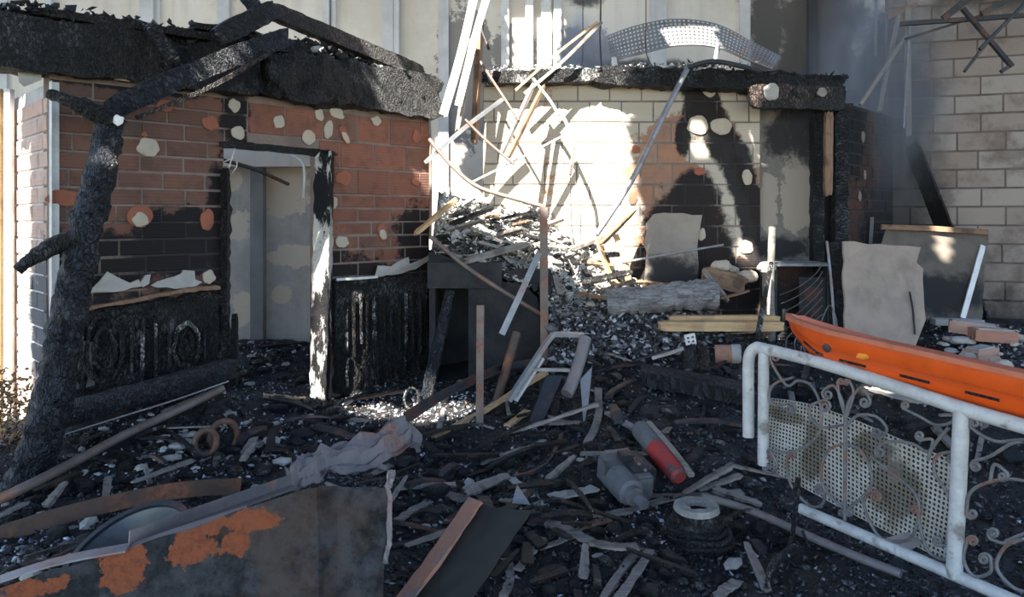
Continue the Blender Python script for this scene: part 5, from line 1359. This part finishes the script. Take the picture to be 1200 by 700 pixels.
for (x, y, Y) in ((449, 514, 3.76), (398, 552, 3.42)):
    v, f = sheet_geo([P(x - 5, y + 3, Y) + Vector((0, -.02, .03)), P(x + 3, y + 4, Y) + Vector((0, -.02, .03)), P(x + 5, y - 3, Y + .06) + Vector((0, -.02, .03)), P(x - 3, y - 3, Y + .06) + Vector((0, -.02, .03))], .004, Vector((0, -.5, .8)))
    mesh_obj('slot', v, f, MAT_CHAR, cpl)
strip('rear_bar', [P(472, 494, 3.95), P(520, 464, 4.8), P(580, 436, 5.58)], .05, .05, MAT_STEEL_DARK, ai, sec=angle_sec(.045, .006))
def plate2(u, v):
    a = P(556, 588, 3.2).lerp(P(462, 716, 2.94), v); b = P(624, 598, 3.18).lerp(P(535, 730, 2.9), v)
    return a.lerp(b, u) + Vector((0, -.03 * math.sin(u * 3.1), .012 * noise.noise(Vector((u * 5, v * 6, 8))))), Vector((.2, -.7, .6)).normalized()
dp = empty('dark_plate', P(510, 720, 2.75), 'upturned dark metal plate with a pinkish bare edge beside the rusty sheet', 'metal sheet')
grid_sheet('plate', plate2, 14, 22, .005, m_plain('black baked steel', (.016, .015, .014), .75, 0, .5, 9), dp)
strip('bare_edge', [P(557, 586, 3.2), P(530, 626, 3.12), P(500, 668, 3.03), P(462, 718, 2.93)], .10, .012, MAT_EDGE, dp, up=Vector((-.5, -.3, .6)), jitter=.003)
v, f = sheet_geo([P(600, 590, 3.3), P(606, 568, 3.36), P(622, 592, 3.3)], .006, Vector((0, -1, .3)))
mesh_obj('bent_corner', v, f, MAT_STEEL, dp)
# basin
bas = empty('metal_basin', P(150, 660, 2.95), 'round grey metal basin half hidden behind the rusty sheet', 'basin')
c = P(148, 648, 3.0); tilt = Matrix.Rotation(math.radians(24), 3, 'X') @ Matrix.Rotation(math.radians(-14), 3, 'Y')
def ringmesh(name, prof, mat, n=40):
    v = []; f = []
    for (r, z) in prof:
        for k in range(n):
            an = 2 * math.pi * k / n; v.append(c + tilt @ Vector((r * math.cos(an), r * math.sin(an), z)))
    for i in range(len(prof) - 1):
        for k in range(n):
            a0 = i * n + k; a1 = i * n + (k + 1) % n; f.append((a0, a1, a1 + n, a0 + n))
    return mesh_obj(name, v, f, mat, bas, smooth=True, sharp=40)
ringmesh('bowl', [(.24, 0), (.225, -.02), (.19, -.09), (.12, -.11), (.004, -.115), (.004, -.125), (.12, -.12), (.2, -.1), (.235, -.02), (.24, 0)], m_plain('blue-grey enamel', (.10, .115, .135), .4, .2, .5, 8))
ringmesh('rim', [(.235, 0), (.235, .014), (.262, .014), (.262, -.004), (.235, 0)], MAT_STEEL_DARK)
# tyre-like hoops
for k, (px, py, Y, r, lab) in enumerate([(262, 512, 4.75, .10, 'rusty pipe collar standing in the ash below the thick log'), (241, 519, 4.56, .075, 'narrow rusty collar leaning on the larger one')]):
    cc = P(px, py, Y)
    tube('pipe_collar', [cc + Vector((r * math.cos(a) * .7, r * math.cos(a) * .5, r * math.sin(a))) for a in [i * math.pi / 8 for i in range(17)]], .02, MAT_RUST_BAR, label=lab, category='collar', k=2)
tube('dark_rod', [P(20, 678, 3.1), P(40, 668, 3.15), P(70, 652, 3.25), P(92, 640, 3.3)], .012, MAT_STEEL_DARK, label='dark rod lying in the ash beside the basin', category='rod')
# dry bush by the posts
bush = empty('dry_bush', P(4, 505, 4.45), 'dry orange-brown bush at the foot of the white posts', 'bush')
n = 700
c = np.array(P(-2, 474, 4.5)); pts = c + np.clip(rng.normal(size=(n, 3)), -2, 2) * np.array([.10, .07, .10])
g_ = rng.uniform(.4, 1, n)
o = chips('leaves', pts, rng.uniform(.015, .05, n), np.stack([g_ * .55, g_ * .36, g_ * .18], 1), MAT_CHIP, bush, kind='stuff')
for k in range(7):
    tube('twig', [P(2, 516, 4.45), Vector(c) + Vector((random.uniform(-.08, .08), 0, 0)), Vector(c) + Vector((random.uniform(-.16, .14), random.uniform(-.1, .08), random.uniform(.05, .2)))], .006, MAT_BROWN_WOOD, bush, n=4, k=3)

# ------------------------------------------------------------------ white railing with wrought scrolls
BF = P(895, HZ, 4.06).to_2d(); BN = P(1122, HZ, 3.22).to_2d()
def bal(px, py, out=0.0):
    q = on_plane(px, py, BF, BN); d = (BN - BF).normalized(); nn = Vector((d.y, -d.x, 0))
    if nn.y > 0: nn = -nn
    return q + nn * out
rail = empty('railing', bal(1010, 620), 'white painted railing with wrought iron scrolls and a perforated sheet', 'railing')
tube('top_rail', [bal(877, 512, .0), bal(877, 470), bal(877, 430), bal(879, 415), bal(886, 408), bal(896, 409), bal(960, 425), bal(1040, 450), bal(1125, 478), bal(1200, 500), bal(1290, 527)], .032, MAT_WHITE, rail, n=12, k=4)
tube('post', [bal(894, 545), bal(895, 412)], .029, MAT_WHITE, rail, n=12, curve=False)
tube('post', [bal(1118, 676), bal(1127, 480)], .033, MAT_WHITE, rail, n=12, curve=False)
tube('bottom_rail', [bal(938, 596), bal(1040, 640), bal(1118, 674), bal(1240, 727)], .027, MAT_WHITE, rail, n=12, curve=False)
def Z(x, y): return (850 + x / 2.06, 360 + y / 2.06)
def scroll(pts, c0=None, c1=None, r=.0075, lab=None):
    """pts in picture positions of the enlarged view; c0,c1 = (curl radius, turn sign)"""
    P2 = [Vector(Z(*p)) for p in pts]
    cur = [Vector((q.x, q.y)) for q in [v_ for v_ in catmull([Vector((a.x, a.y, 0)) for a in P2], 5)]]
    def curl(p, d, rad, sg):
        out = []; ang = math.atan2(d.y, d.x); pos = p.copy(); rr = rad
        for k in range(16):
            ang += sg * .55; rr *= .93
            pos = pos + Vector((math.cos(ang), math.sin(ang))) * rr * .55
            out.append(pos.copy())
        return out
    if c1: cur = cur + curl(cur[-1], cur[-1] - cur[-2], c1[0] / 2.06, c1[1])
    if c0: cur = list(reversed(curl(cur[0], cur[0] - cur[1], c0[0] / 2.06, c0[1]))) + cur
    tube('scroll', [bal(q.x, q.y) for q in cur], r, MAT_IRON, rail, n=6, curve=False)
tube('scroll_stem', [bal(*Z(290, 262)), bal(*Z(288, 515))], .009, MAT_IRON, rail, n=6, curve=False)
scroll([(108, 125), (120, 150), (150, 190), (175, 178), (208, 190), (230, 240), (228, 300), (195, 335), (150, 352), (110, 345)], (14, 1), (14, -1))
scroll([(155, 232), (120, 238), (105, 215), (120, 185), (165, 170)], (16, 1), None)
scroll([(238, 225), (205, 240), (208, 270), (235, 290), (285, 285)], (16, 1), None)
scroll([(288, 265), (282, 225), (262, 190), (238, 200)], None, (15, -1))
scroll([(290, 265), (300, 225), (330, 195), (350, 225)], None, (15, 1))
scroll([(290, 290), (320, 262), (365, 265), (390, 295), (375, 315)], None, (14, 1))
scroll([(290, 265), (275, 215), (272, 180)], None, (8, 1)); scroll([(292, 265), (310, 210), (300, 178)], None, (8, -1))
scroll([(288, 330), (250, 345), (232, 390), (240, 440), (288, 490)], None, (10, 1))
scroll([(288, 330), (325, 345), (350, 390), (348, 440), (292, 490)], None, (10, -1))
scroll([(150, 355), (150, 400), (165, 440), (205, 480), (235, 475), (240, 440)], (12, 1), (14, -1))
scroll([(365, 340), (395, 325), (450, 330), (490, 350), (500, 320), (470, 322)], (14, -1), (12, 1))
scroll([(350, 360), (395, 395), (450, 440), (468, 490), (445, 560), (380, 560), (345, 510), (335, 465), (360, 445)], None, (14, 1))
scroll([(545, 350), (510, 360), (505, 400), (530, 440), (545, 470)], (16, 1), None)
scroll([(470, 490), (468, 520), (490, 590), (535, 610), (540, 580), (510, 575)], (12, -1), (12, 1))
scroll([(548, 240), (550, 275), (510, 285), (470, 265), (430, 245)], (12, -1), (10, 1))
scroll([(108, 345), (125, 380), (115, 400), (95, 395)], None, (10, 1))
scroll([(540, 290), (500, 340), (490, 370)], None, None)
scroll([(592, 290), (620, 310), (660, 325), (715, 320), (760, 325)], (14, 1), None)
scroll([(600, 372), (640, 360), (690, 330), (720, 325)], (14, -1), None)
scroll([(582, 500), (590, 450), (630, 425), (690, 415), (770, 430)], (14, -1), None)
scroll([(585, 560), (575, 610), (600, 650), (640, 640), (640, 605)], (14, 1), (16, -1))
scroll([(680, 400), (650, 380), (640, 420)], (14, 1), None)
scroll([(720, 560), (675, 580), (655, 630), (700, 680), (760, 690)], None, (12, 1))
scroll([(625, 270), (600, 270), (590, 250)], (12, 1), (8, 1))
scroll([(640, 560), (670, 570), (690, 560), (740, 540)], (16, 1), None)
# perforated sheet behind the scrolls
def m_perf():
    b = NB('perforated steel with stains and painted shadow'); pos = b.geo.outputs['Position']
    n = b.noise(pos, 6, 6, .7); n2 = b.noise(pos, 30, 4, .7)
    c = b.mix(b.step(n, .38, .66), (.44, .43, .39), (.30, .27, .21))
    st = b.blobs([(bal(*Z(400, 450), -.07), (.16, .16, .18)), (bal(*Z(190, 350), -.07), (.09, .09, .2)), (bal(*Z(340, 350), -.07), (.12, .12, .10)), (bal(*Z(120, 270), -.07), (.14, .14, .05))], 5, .4, 0, .4)  # brown stains, plus a dark shadow near the free end put into the colour
    c = b.mix(b.math('MULTIPLY', st, .8), c, (.085, .062, .035))
    c = b.mix(b.math('MULTIPLY', b.step(n2, .58, .75), .4), c, (.08, .07, .06))
    return b.done(c, .55, b.bump(n2, .2, .003), .0)
MAT_PERF = m_perf()
def perf_fn(u, v):
    a = bal(*Z(68, 225), -.09).lerp(bal(*Z(552, 385), -.09), u); b = bal(*Z(68, 385), -.05).lerp(bal(*Z(552, 640), -.05), u)
    a = a + Vector((0, 0, .05 * math.sin(u * 3.1) * (1 - u) * 1.5))
    return a.lerp(b, v) + Vector((0, .03 * math.sin(u * 5 + v * 2), 0))
perforated('perforated_sheet', perf_fn, 52, 21, MAT_PERF, rail, hole=.33, thick=.002)
mesh_obj('pink_pan', *sheet_geo([bal(*Z(380, 560), -.0), bal(*Z(440, 590), -.0), bal(*Z(470, 575), -.03), bal(*Z(430, 548), -.04)], .01, Vector((0, -1, .5))), MAT_PINK, label='small pinkish plate caught at the railing foot', category='plate')

# ------------------------------------------------------------------ orange rescue tray
tray = empty('orange_tray', P(1060, 430, 4.2), 'long orange plastic rescue tray resting on the white railing', 'stretcher')
A0 = P(899, 374, 3.97); B0 = P(1330, 471, 2.72)
ux = (B0 - A0).normalized(); side_ = Vector((-ux.y, ux.x, 0)).normalized()
if side_.y < 0: side_ = -side_
Lr = (B0 - A0).length
def tray_pt(s, w):
    """s along, w 0..1 from near rim over the floor to the far rim"""
    bow = min(1.0, (s / .22)) ** .55 if s < .22 else 1.0
    halfw = .06 + .20 * bow
    dep = (.05 + .135 * min(1.0, s / .16))
    prof = [(-1.0, 0), (-.98, -.25), (-.93, -.42), (-.90, -.45), (-.8, -.8), (-.66, -1), (-.3, -1.03), (.3, -1.03), (.66, -1), (.8, -.8), (.9, -.45), (.98, -.25), (1.0, 0)]
    t = w * (len(prof) - 1); i = min(int(t), len(prof) - 2); k = t - i
    y = prof[i][0] * (1 - k) + prof[i + 1][0] * k; z = prof[i][1] * (1 - k) + prof[i + 1][1] * k
    return A0 + ux * (Lr * s) + side_ * (.26 + y * halfw) + Vector((0, 0, z * dep - (y + 1) * halfw * .185))
def tray_fn(u, v): return tray_pt(u, v), Vector((0, 0, 1))
hull = grid_sheet('hull', tray_fn, 48, 24, .006, MAT_ORANGE, tray)
rimpts = [tray_pt(1 - k / 40, 0) for k in range(41)] + [tray_pt(0, k / 6) + Vector((0, 0, .01)) for k in range(1, 6)] + [tray_pt(k / 40, 1) for k in range(41)]
rimpts = [tray_pt(1 - k / 40, 0) + Vector((0, 0, .004)) for k in range(41)] + [tray_pt(0, 0).lerp(tray_pt(0, 1), k / 6) - ux * (.03 * math.sin(math.pi * k / 6)) for k in range(1, 6)] + [tray_pt(k / 40, 1) + Vector((0, 0, .004)) for k in range(41)]
v, f = sweep_geo(rimpts, rect_sec(.035, .024))
mesh_obj('rim', v, f, MAT_ORANGE_RIM, tray)
for s0 in (.10, .25, .44, .62, .78):
    pts = [tray_pt(s0 + .085 * k / 4, 3.6 / 12) - side_ * .004 for k in range(5)]
    v, f = sweep_geo(pts, rect_sec(.008, .012)); mesh_obj('hand_slot', v, f, MAT_CHAR, hull)
nn = -side_
dab(hull, tray_pt(.215, 2.0 / 12) + nn * .002, nn + Vector((0, 0, .2)), .022, MAT_STEEL_DARK, 700, name='bung')
dab(hull, tray_pt(.335, 2.0 / 12) + nn * .0, nn + Vector((0, 0, .2)), .03, m_plain('amber sticker', (.85, .3, .03), .5), 701, .016, name='reflector')

# ------------------------------------------------------------------ loose debris that can be counted
def in_image(p):
    px = 600 + F * p.x / p.y; py = HZ + F * (H - p.z) / p.y
    return px, py
def surf(x, y):
    """top of heap or ground"""
    g0 = gzn(x, y)
    if -.80 < x < 1.75 and 6.24 < y < 7.2: return max(g0, hz(x, y))
    return g0
def behind_facade(x, y): return (Vector((x, y)) - FA).dot(FN) < .12
from mathutils.bvhtree import BVHTree
bpy.context.view_layer.update()
def world_bvh():
    vs_ = []; fs_ = []
    for o in COL.objects:
        if o.type != 'MESH' or o.name in ('floor', 'unseen_roof', 'rubble_heap') or o.get('kind') == 'stuff': continue
        n = len(vs_); M = o.matrix_world
        vs_ += [M @ v_.co for v_ in o.data.vertices]
        fs_ += [tuple(i + n for i in q.vertices) for q in o.data.polygons]
    return BVHTree.FromPolygons(vs_, fs_)
STANDING = world_bvh()
LAID = []                                                   # (tree, low corner, high corner) of each loose piece
def free(me, M, others=True):
    vs_ = [M @ v_.co for v_ in me.vertices]
    t = BVHTree.FromPolygons(vs_, [tuple(q.vertices) for q in me.polygons])
    if t.overlap(STANDING): return None
    lo = [min(v_[i] for v_ in vs_) for i in range(3)]; hi = [max(v_[i] for v_ in vs_) for i in range(3)]
    if others:
        for (u, a, b) in LAID:
            if a[0] > hi[0] or b[0] < lo[0] or a[1] > hi[1] or b[1] < lo[1] or a[2] > hi[2] or b[2] < lo[2]: continue
            if t.overlap(u): return None
    return (t, lo, hi)
lumps = [lump_mesh('charcoal_lump', MAT_CHAR, 200 + k, .65, 2, .4) for k in range(5)] 
lumps_blue = [lump_mesh('charcoal_lump', MAT_CHAR_BLUE, 220 + k, .65, 2, .4) for k in range(3)]
lumps_grey = [lump_mesh('ash_lump', MAT_CHAR_ASH, 210 + k, .6, 2, .35) for k in range(4)]
lumps_white = [lump_mesh('plaster_lump', MAT_PLASTER_GREY, 240 + k, .5, 1, .4) for k in range(4)]
ZONES = [  # picture box, how many (black, grey, white), where
    ((95, 485, 300, 575), (26, 14, 26), 'in the ash below the thick charred log'),
    ((285, 470, 420, 560), (22, 10, 10), 'before the hut doorway'),
    ((430, 505, 700, 640), (34, 20, 8), 'between the crumpled plate and the motor casing'),
    ((560, 610, 860, 700), (24, 10, 3), 'on the open black ground around the forked strip'),
    ((690, 440, 880, 560), (22, 10, 2), 'between the dark step and the red-ended cylinder'),
    ((690, 375, 880, 430), (16, 26, 8), 'in the rubble under the ashy log'),
    ((860, 520, 960, 640), (12, 6, 2), 'at the free end of the railing'),
    ((930, 440, 1190, 560), (16, 8, 3), 'in the shade behind the railing'),
    ((0, 560, 150, 690), (10, 8, 10), 'in the ash around the basin'),
    ((265, 395, 356, 460), (10, 14, 6), 'on the floor inside the hut doorway')]
ZONES.append(((188, 503, 246, 542), (0, 6, 22), 'in the white patch beside the rusty collars'))
KIND = [('charcoal_lump', lumps + lumps_blue, 'black charcoal lump', 'charcoal'), ('ash_lump', lumps_grey, 'grey ash-coated lump', 'charcoal'), ('plaster_lump', lumps_white, 'white plaster scrap', 'plaster')]
for zi, (bx, cnt, where) in enumerate(ZONES):
    for ki, n in enumerate(cnt):
        nm, meshes, lab, cat = KIND[ki]
        for k in range(n):
            for attempt in range(30):
                px = random.uniform(bx[0], bx[2]); py = bx[1] + (bx[3] - bx[1]) * random.random()
                p = Gr(px, py, .0)
                if p.y > 7.1: continue
                if abs((Vector((p.x, p.y)) - FA).dot(FN)) < .2 and 'inside' not in where: continue
                p.z = gzn(p.x, p.y)
                s = (.05 + .075 * random.random() ** 2) * (.8 if ki == 2 else 1.0)
                M = Matrix.Translation(p + Vector((0, 0, s * .2))) @ Matrix.Rotation(random.uniform(0, 6.28), 4, 'Z') @ Matrix.Rotation(random.uniform(-.4, .4), 4, 'X')
                sc = (s * random.uniform(1, 1.7), s * random.uniform(.7, 1.1), s)
                me = random.choice(meshes)
                r = free(me, M @ Matrix.Diagonal((*sc, 1)))
                if r: break
            else: continue
            LAID.append(r)
            o = frame_obj(nm, me, M, label=lab + ' ' + where, category=cat, group=lab + 's ' + where)
            o.scale = sc
# burnt laths strewn about
lath_meshes = []
for k in range(8):
    mt = (MAT_CHAR, MAT_CHAR_BLUE, MAT_GREY_WOOD, MAT_CHAR_ASH, MAT_CHAR_BROWN, MAT_STEEL_DARK, MAT_GREY_WOOD, MAT_CHAR_ASH)[k]
    lath_meshes.append(timber_mesh('burnt_lath', 1.0, .05 + .02 * (k % 3), .022, mt, .15, (1, .6), 300 + k, (.8, .8), .02 * (k % 2), seg=.07))
LNAME = ['black burnt lath', 'blue-black burnt lath', 'grey scorched lath', 'ash-coated lath', 'brown-black burnt lath', 'dark metal strip', 'grey scorched lath', 'ash-coated lath']
LZ = [((430, 500, 700, 640), 44, 'between the crumpled plate and the motor casing'), ((560, 600, 900, 700), 14, 'on the open black ground around the forked strip'), ((580, 400, 720, 500), 26, 'tangled around the bent metal frame'),
      ((700, 385, 890, 470), 22, 'in the rubble under the ashy log'), ((90, 480, 300, 570), 22, 'in the ash below the thick charred log'), ((285, 470, 480, 550), 16, 'before the hut doorway'),
      ((900, 430, 1190, 540), 20, 'in the shade behind the railing'), ((700, 480, 900, 600), 16, 'around the motor casing'), ((0, 600, 130, 690), 8, 'in the ash around the basin')]
for bx, n, where in LZ:
    for k in range(n):
        r = None
        for attempt in range(30):
            p = Gr(random.uniform(bx[0], bx[2]), random.uniform(bx[1], bx[3]), 0)
            if p.y > 7.0: continue
            i = random.randrange(8); L = random.uniform(.12, .5)
            a = random.uniform(0, 6.28); d = Vector((math.cos(a), math.sin(a), 0))
            e = p + d * L
            if behind_facade(p.x, p.y) or behind_facade(e.x, e.y): continue
            p.z = gzn(p.x, p.y) + .012; e.z = gzn(e.x, e.y) + .015 + random.random() ** 3 * .06
            sc = (L, random.uniform(.5, 1.0), random.uniform(.6, 1.1)); roll = random.uniform(-.3, .3)
            for step_ in range(3):                              # over whatever lies there already, if it is low
                M = axis_matrix(p, e, roll)
                r = free(lath_meshes[i], M @ Matrix.Diagonal((*sc, 1)))
                if r: break
                p.z += .016; e.z += .016
            if r: break
        if not r: continue
        LAID.append(r)
        o = frame_obj('burnt_lath', lath_meshes[i], M, label=LNAME[i] + ' ' + where, category='lath', group='burnt laths ' + where)
        o.scale = sc
# boards and scraps on the heap
hb = [timber_mesh('heap_board', 1.0, .07, .03, m_, .12, (1, .8), 400 + k, (.6, .6), seg=.07) for k, m_ in enumerate((MAT_GREY_WOOD, MAT_BROWN_WOOD, MAT_CHAR, MAT_CHAR_ASH, MAT_PALE_WOOD))]
HN = ['grey', 'brown', 'black charred', 'ash-coated', 'pale']
for k in range(54):
    r = None
    for attempt in range(30):
        x = random.uniform(-.6, 1.35); y = random.uniform(6.36, 7.05)
        i = random.choice((0, 0, 0, 1, 2, 3, 3)); L = random.uniform(.15, .5); a = random.uniform(0, 6.28)
        p = Vector((x, y, hz(x, y) + .04)); e = p + Vector((math.cos(a), .5 * math.sin(a), 0)) * L
        if e.y > 7.12 or e.y < 6.36 or e.x < -.66: continue
        e.z = max(hz(e.x, e.y) + .04, p.z + random.uniform(-.1, .12))
        sc = (L, random.uniform(.6, 1.3), random.uniform(.6, 1.2)); roll = random.uniform(-.6, .6)
        M = axis_matrix(p, e, roll)
        r = free(hb[i], M @ Matrix.Diagonal((*sc, 1)))
        if r: break
    if not r: continue
    LAID.append(r)
    o = frame_obj('heap_board', hb[i], M, label=HN[i] + ' broken board on the rubble heap by the middle wall', category='board', group='broken boards on the rubble heap')
    o.scale = sc
hl = [lump_mesh('heap_chunk', m_, 440 + k, .6, 2, .4) for k, m_ in enumerate((MAT_PLASTER_GREY, MAT_CHAR_ASH, MAT_DAB, MAT_CHAR))]
HLN = ['grey plaster chunk', 'ashy chunk', 'beige plaster chunk', 'charred chunk']
for k in range(90):
    r = None
    for attempt in range(30):
        x = random.uniform(-.62, 1.5); y = random.uniform(6.38, 7.1); i = random.choice((0, 0, 1, 1, 2, 3))
        s = .05 + .12 * random.random() ** 2
        M = Matrix.Translation(Vector((x, y, max(hz(x, y), gz(x, y)) + .03))) @ Matrix.Rotation(k + attempt, 4, 'Z') @ Matrix.Rotation(random.uniform(-.5, .5), 4, 'X')
        r = free(hl[i], M @ Matrix.Diagonal((s * 1.4, s, s, 1)))
        if r: break
    if not r: continue
    LAID.append(r)
    o = frame_obj('heap_chunk', hl[i], M, label=HLN[i] + ' on the rubble heap by the middle wall', category='rubble', group='chunks on the rubble heap')
    o.scale = (s * 1.4, s, s)

# ------------------------------------------------------------------ the fine litter nobody could count
def litter():
    n = 75000
    Y = 2.7 + (7.3 - 2.7) * rng.uniform(0, 1, n) ** 1.1
    X = rng.uniform(-.74, .74, n) * Y
    Z_ = gz_np(X, Y)
    px = 600 + F * X / Y; py = HZ + F * (H - Z_) / Y
    size = (.009 + .045 * rng.uniform(0, 1, n) ** 2.5) * (.55 + .1 * Y)
    r = rng.uniform(0, 1, n)
    pw = np.full(n, .012)                                  # how often a flake is white ash
    def zone(x0, y0, x1, y1, w):
        m = (px > x0) & (px < x1) & (py > y0) & (py < y1); pw[m] = w
    zone(100, 490, 300, 580, .30); zone(60, 480, 180, 540, .12); zone(280, 480, 420, 560, .16); zone(400, 485, 560, 640, .10); zone(620, 590, 780, 640, .12); zone(0, 630, 110, 690, .3)
    zone(690, 375, 880, 430, .22); zone(260, 395, 360, 470, .12); zone(400, 460, 560, 505, .4); zone(1090, 390, 1200, 450, .4); zone(740, 600, 800, 640, .2)
    pg = .30
    g = np.where(r < pw, rng.uniform(.35, .75, n), np.where(r < pw + pg, rng.uniform(.05, .2, n), rng.uniform(.008, .04, n)))
    cols = np.stack([g * .97, g * 1.0, g * rng.uniform(1.0, 1.2, n)], 1)
    bro = rng.uniform(0, 1, n) < .06
    cols[bro] *= np.array([1.5, .95, .65])
    pts = np.stack([X, Y, Z_ + size * .12], 1)
    dn = (X - FA.x) * FN.x + (Y - FA.y) * FN.y; du = (X - FA.x) * FU.x + (Y - FA.y) * FU.y
    in_wall = (dn < .03) & (dn > -.17) & (du > -.05) & (du < FL + .03) & ~((du > D0 + .03) & (du < D1 - .03))
    in_side = (du > -.03) & (du < .15) & (dn < 0) & (dn > -1.03)
    in_counter = (X > CX0 - .05) & (X < CX1 + .03) & (Y > 6.3)
    ok = ~(in_wall | in_side | in_counter | (Y > 7.18) | ((X < P(26, HZ, 5.62).x + .03) & (Y > 5.58)))
    pts = pts[ok]; size = size[ok]; cols = cols[ok]; n = len(pts)
    # the same relief as the floor
    for i in range(n):
        q = Vector((pts[i, 0], pts[i, 1], 0))
        pts[i, 2] += .035 * noise.noise(q * 3.1) + .022 * noise.noise(q * 8.3) + .014 * noise.noise(q * 21)
    chips('ground_litter', pts, size, cols, MAT_CHIP, label='fine charcoal flakes and ash strewn over the yard floor', category='ash', kind='stuff')
litter()
def heap_litter():
    n = 9000
    X = rng.uniform(-.68, 1.72, n); Y = rng.uniform(6.26, 7.19, n)
    Y = np.where(X < CX1, np.maximum(Y, 6.34 + .03 * rng.uniform(0, 1, n)), Y)
    Z_ = hz_np(X, Y)
    pts = np.stack([X, Y, Z_ + rng.uniform(0, .05, n)], 1)
    r = rng.uniform(0, 1, n)
    g = np.where(r < .55, rng.uniform(.4, .8, n), np.where(r < .6, rng.uniform(.1, .3, n), rng.uniform(.012, .06, n)))
    lightm = (Y > 6.62) & (rng.uniform(0, 1, n) < .6)  # flakes at the back made paler to carry the sunlight in their colour
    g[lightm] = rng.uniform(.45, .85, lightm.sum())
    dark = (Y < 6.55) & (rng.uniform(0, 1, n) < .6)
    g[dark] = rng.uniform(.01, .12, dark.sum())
    cols = np.stack([g * 1.03, g, g * .95], 1)
    chips('heap_litter', pts, .012 + .06 * rng.uniform(0, 1, n) ** 2.2, cols, MAT_CHIP, label='splintered ash litter covering the rubble heap', category='ash', kind='stuff')
heap_litter()
def slope_litter():
    n = 3200
    X = rng.uniform(CX1 - .02, 1.75, n); T = rng.uniform(0, 1, n) ** 1.3
    top = hz_np(X, np.full(n, 6.22)); g0 = gz_np(X, np.full(n, 5.95))
    pts = np.stack([X, 6.24 - .30 * T, top * (1 - T) + g0 * T + rng.uniform(-.02, .05, n)], 1)
    r = rng.uniform(0, 1, n)
    g = np.where(r < .16, rng.uniform(.3, .65, n), np.where(r < .5, rng.uniform(.06, .2, n), rng.uniform(.01, .05, n)))
    chips('slope_litter', pts, .03 + .1 * rng.uniform(0, 1, n) ** 2, np.stack([g, g, g * 1.05], 1), MAT_CHIP, label='charcoal and ash litter on the front slope of the rubble heap', category='ash', kind='stuff')
slope_litter()

# ------------------------------------------------------------------ smoke still rising
def smoke(name, c, r, density, label, scale=3.0, col=(.85, .89, .95), seed=0, lo=.42, hi=.75):
    bm = bmesh.new(); bmesh.ops.create_icosphere(bm, subdivisions=3, radius=1.0)
    for q in bm.verts:
        q.co *= 1 + .12 * noise.noise(q.co * 2 + Vector((seed, 0, 0)))
        q.co = Vector((q.co.x * r[0], q.co.y * r[1], q.co.z * r[2]))
    me = bpy.data.meshes.new(name); bm.to_mesh(me); bm.free()
    m = bpy.data.materials.new(name); m.use_nodes = True
    n = m.node_tree.nodes; l = m.node_tree.links; n.clear()
    out = n.new('ShaderNodeOutputMaterial'); pv = n.new('ShaderNodeVolumePrincipled')
    pv.inputs['Color'].default_value = (*col, 1); pv.inputs['Anisotropy'].default_value = .2
    tc = n.new('ShaderNodeTexCoord'); nz = n.new('ShaderNodeTexNoise'); nz.inputs['Scale'].default_value = scale; nz.inputs['Detail'].default_value = 5; nz.inputs['Distortion'].default_value = .6
    mp = n.new('ShaderNodeMapping'); mp.inputs['Scale'].default_value = (1.2, 1.2, .6); mp.inputs['Location'].default_value = (seed, seed * 2, 0)
    l.new(tc.outputs['Object'], mp.inputs[0]); l.new(mp.outputs[0], nz.inputs['Vector'])
    mr = n.new('ShaderNodeMapRange'); mr.inputs[1].default_value = lo; mr.inputs[2].default_value = hi; l.new(nz.outputs['Fac'], mr.inputs[0])
    sc = n.new('ShaderNodeVectorMath'); sc.operation = 'MULTIPLY'; sc.inputs[1].default_value = tuple(1 / q for q in r); l.new(tc.outputs['Object'], sc.inputs[0])
    ln = n.new('ShaderNodeVectorMath'); ln.operation = 'LENGTH'; l.new(sc.outputs[0], ln.inputs[0])
    fall = n.new('ShaderNodeMapRange'); fall.interpolation_type = 'SMOOTHSTEP'; fall.inputs[1].default_value = .95; fall.inputs[2].default_value = .15; l.new(ln.outputs['Value'], fall.inputs[0])
    mu = n.new('ShaderNodeMath'); mu.operation = 'MULTIPLY'; l.new(mr.outputs[0], mu.inputs[0]); l.new(fall.outputs[0], mu.inputs[1])
    m2 = n.new('ShaderNodeMath'); m2.operation = 'MULTIPLY'; m2.inputs[1].default_value = density; l.new(mu.outputs[0], m2.inputs[0])
    l.new(m2.outputs[0], pv.inputs['Density']); l.new(pv.outputs[0], out.inputs['Volume'])
    me.materials.append(m)
    o = bpy.data.objects.new(name, me)
    setup(o, None, c, label, 'smoke', kind='stuff')
smoke('smoke', P(682, 62, 8.3), (.42, .4, .6), 14.0, 'white smoke wisp curling up behind the middle wall', 5.0, seed=3)
smoke('smoke', P(1030, 110, 7.95), (1.0, .7, 1.7), 2.6, 'thin grey smoke drifting before the sooty side wall and block wall', 2.2, seed=7, lo=.3)
smoke('smoke', P(760, 40, 8.6), (1.4, .5, .8), .8, 'faint smoke veil behind the perforated bench', 2.5, seed=17, lo=.35)
smoke('smoke', P(315, 300, 6.9), (.55, .4, .9), .8, 'thin smoke hanging inside the hut doorway', 2.5, seed=11, lo=.3)
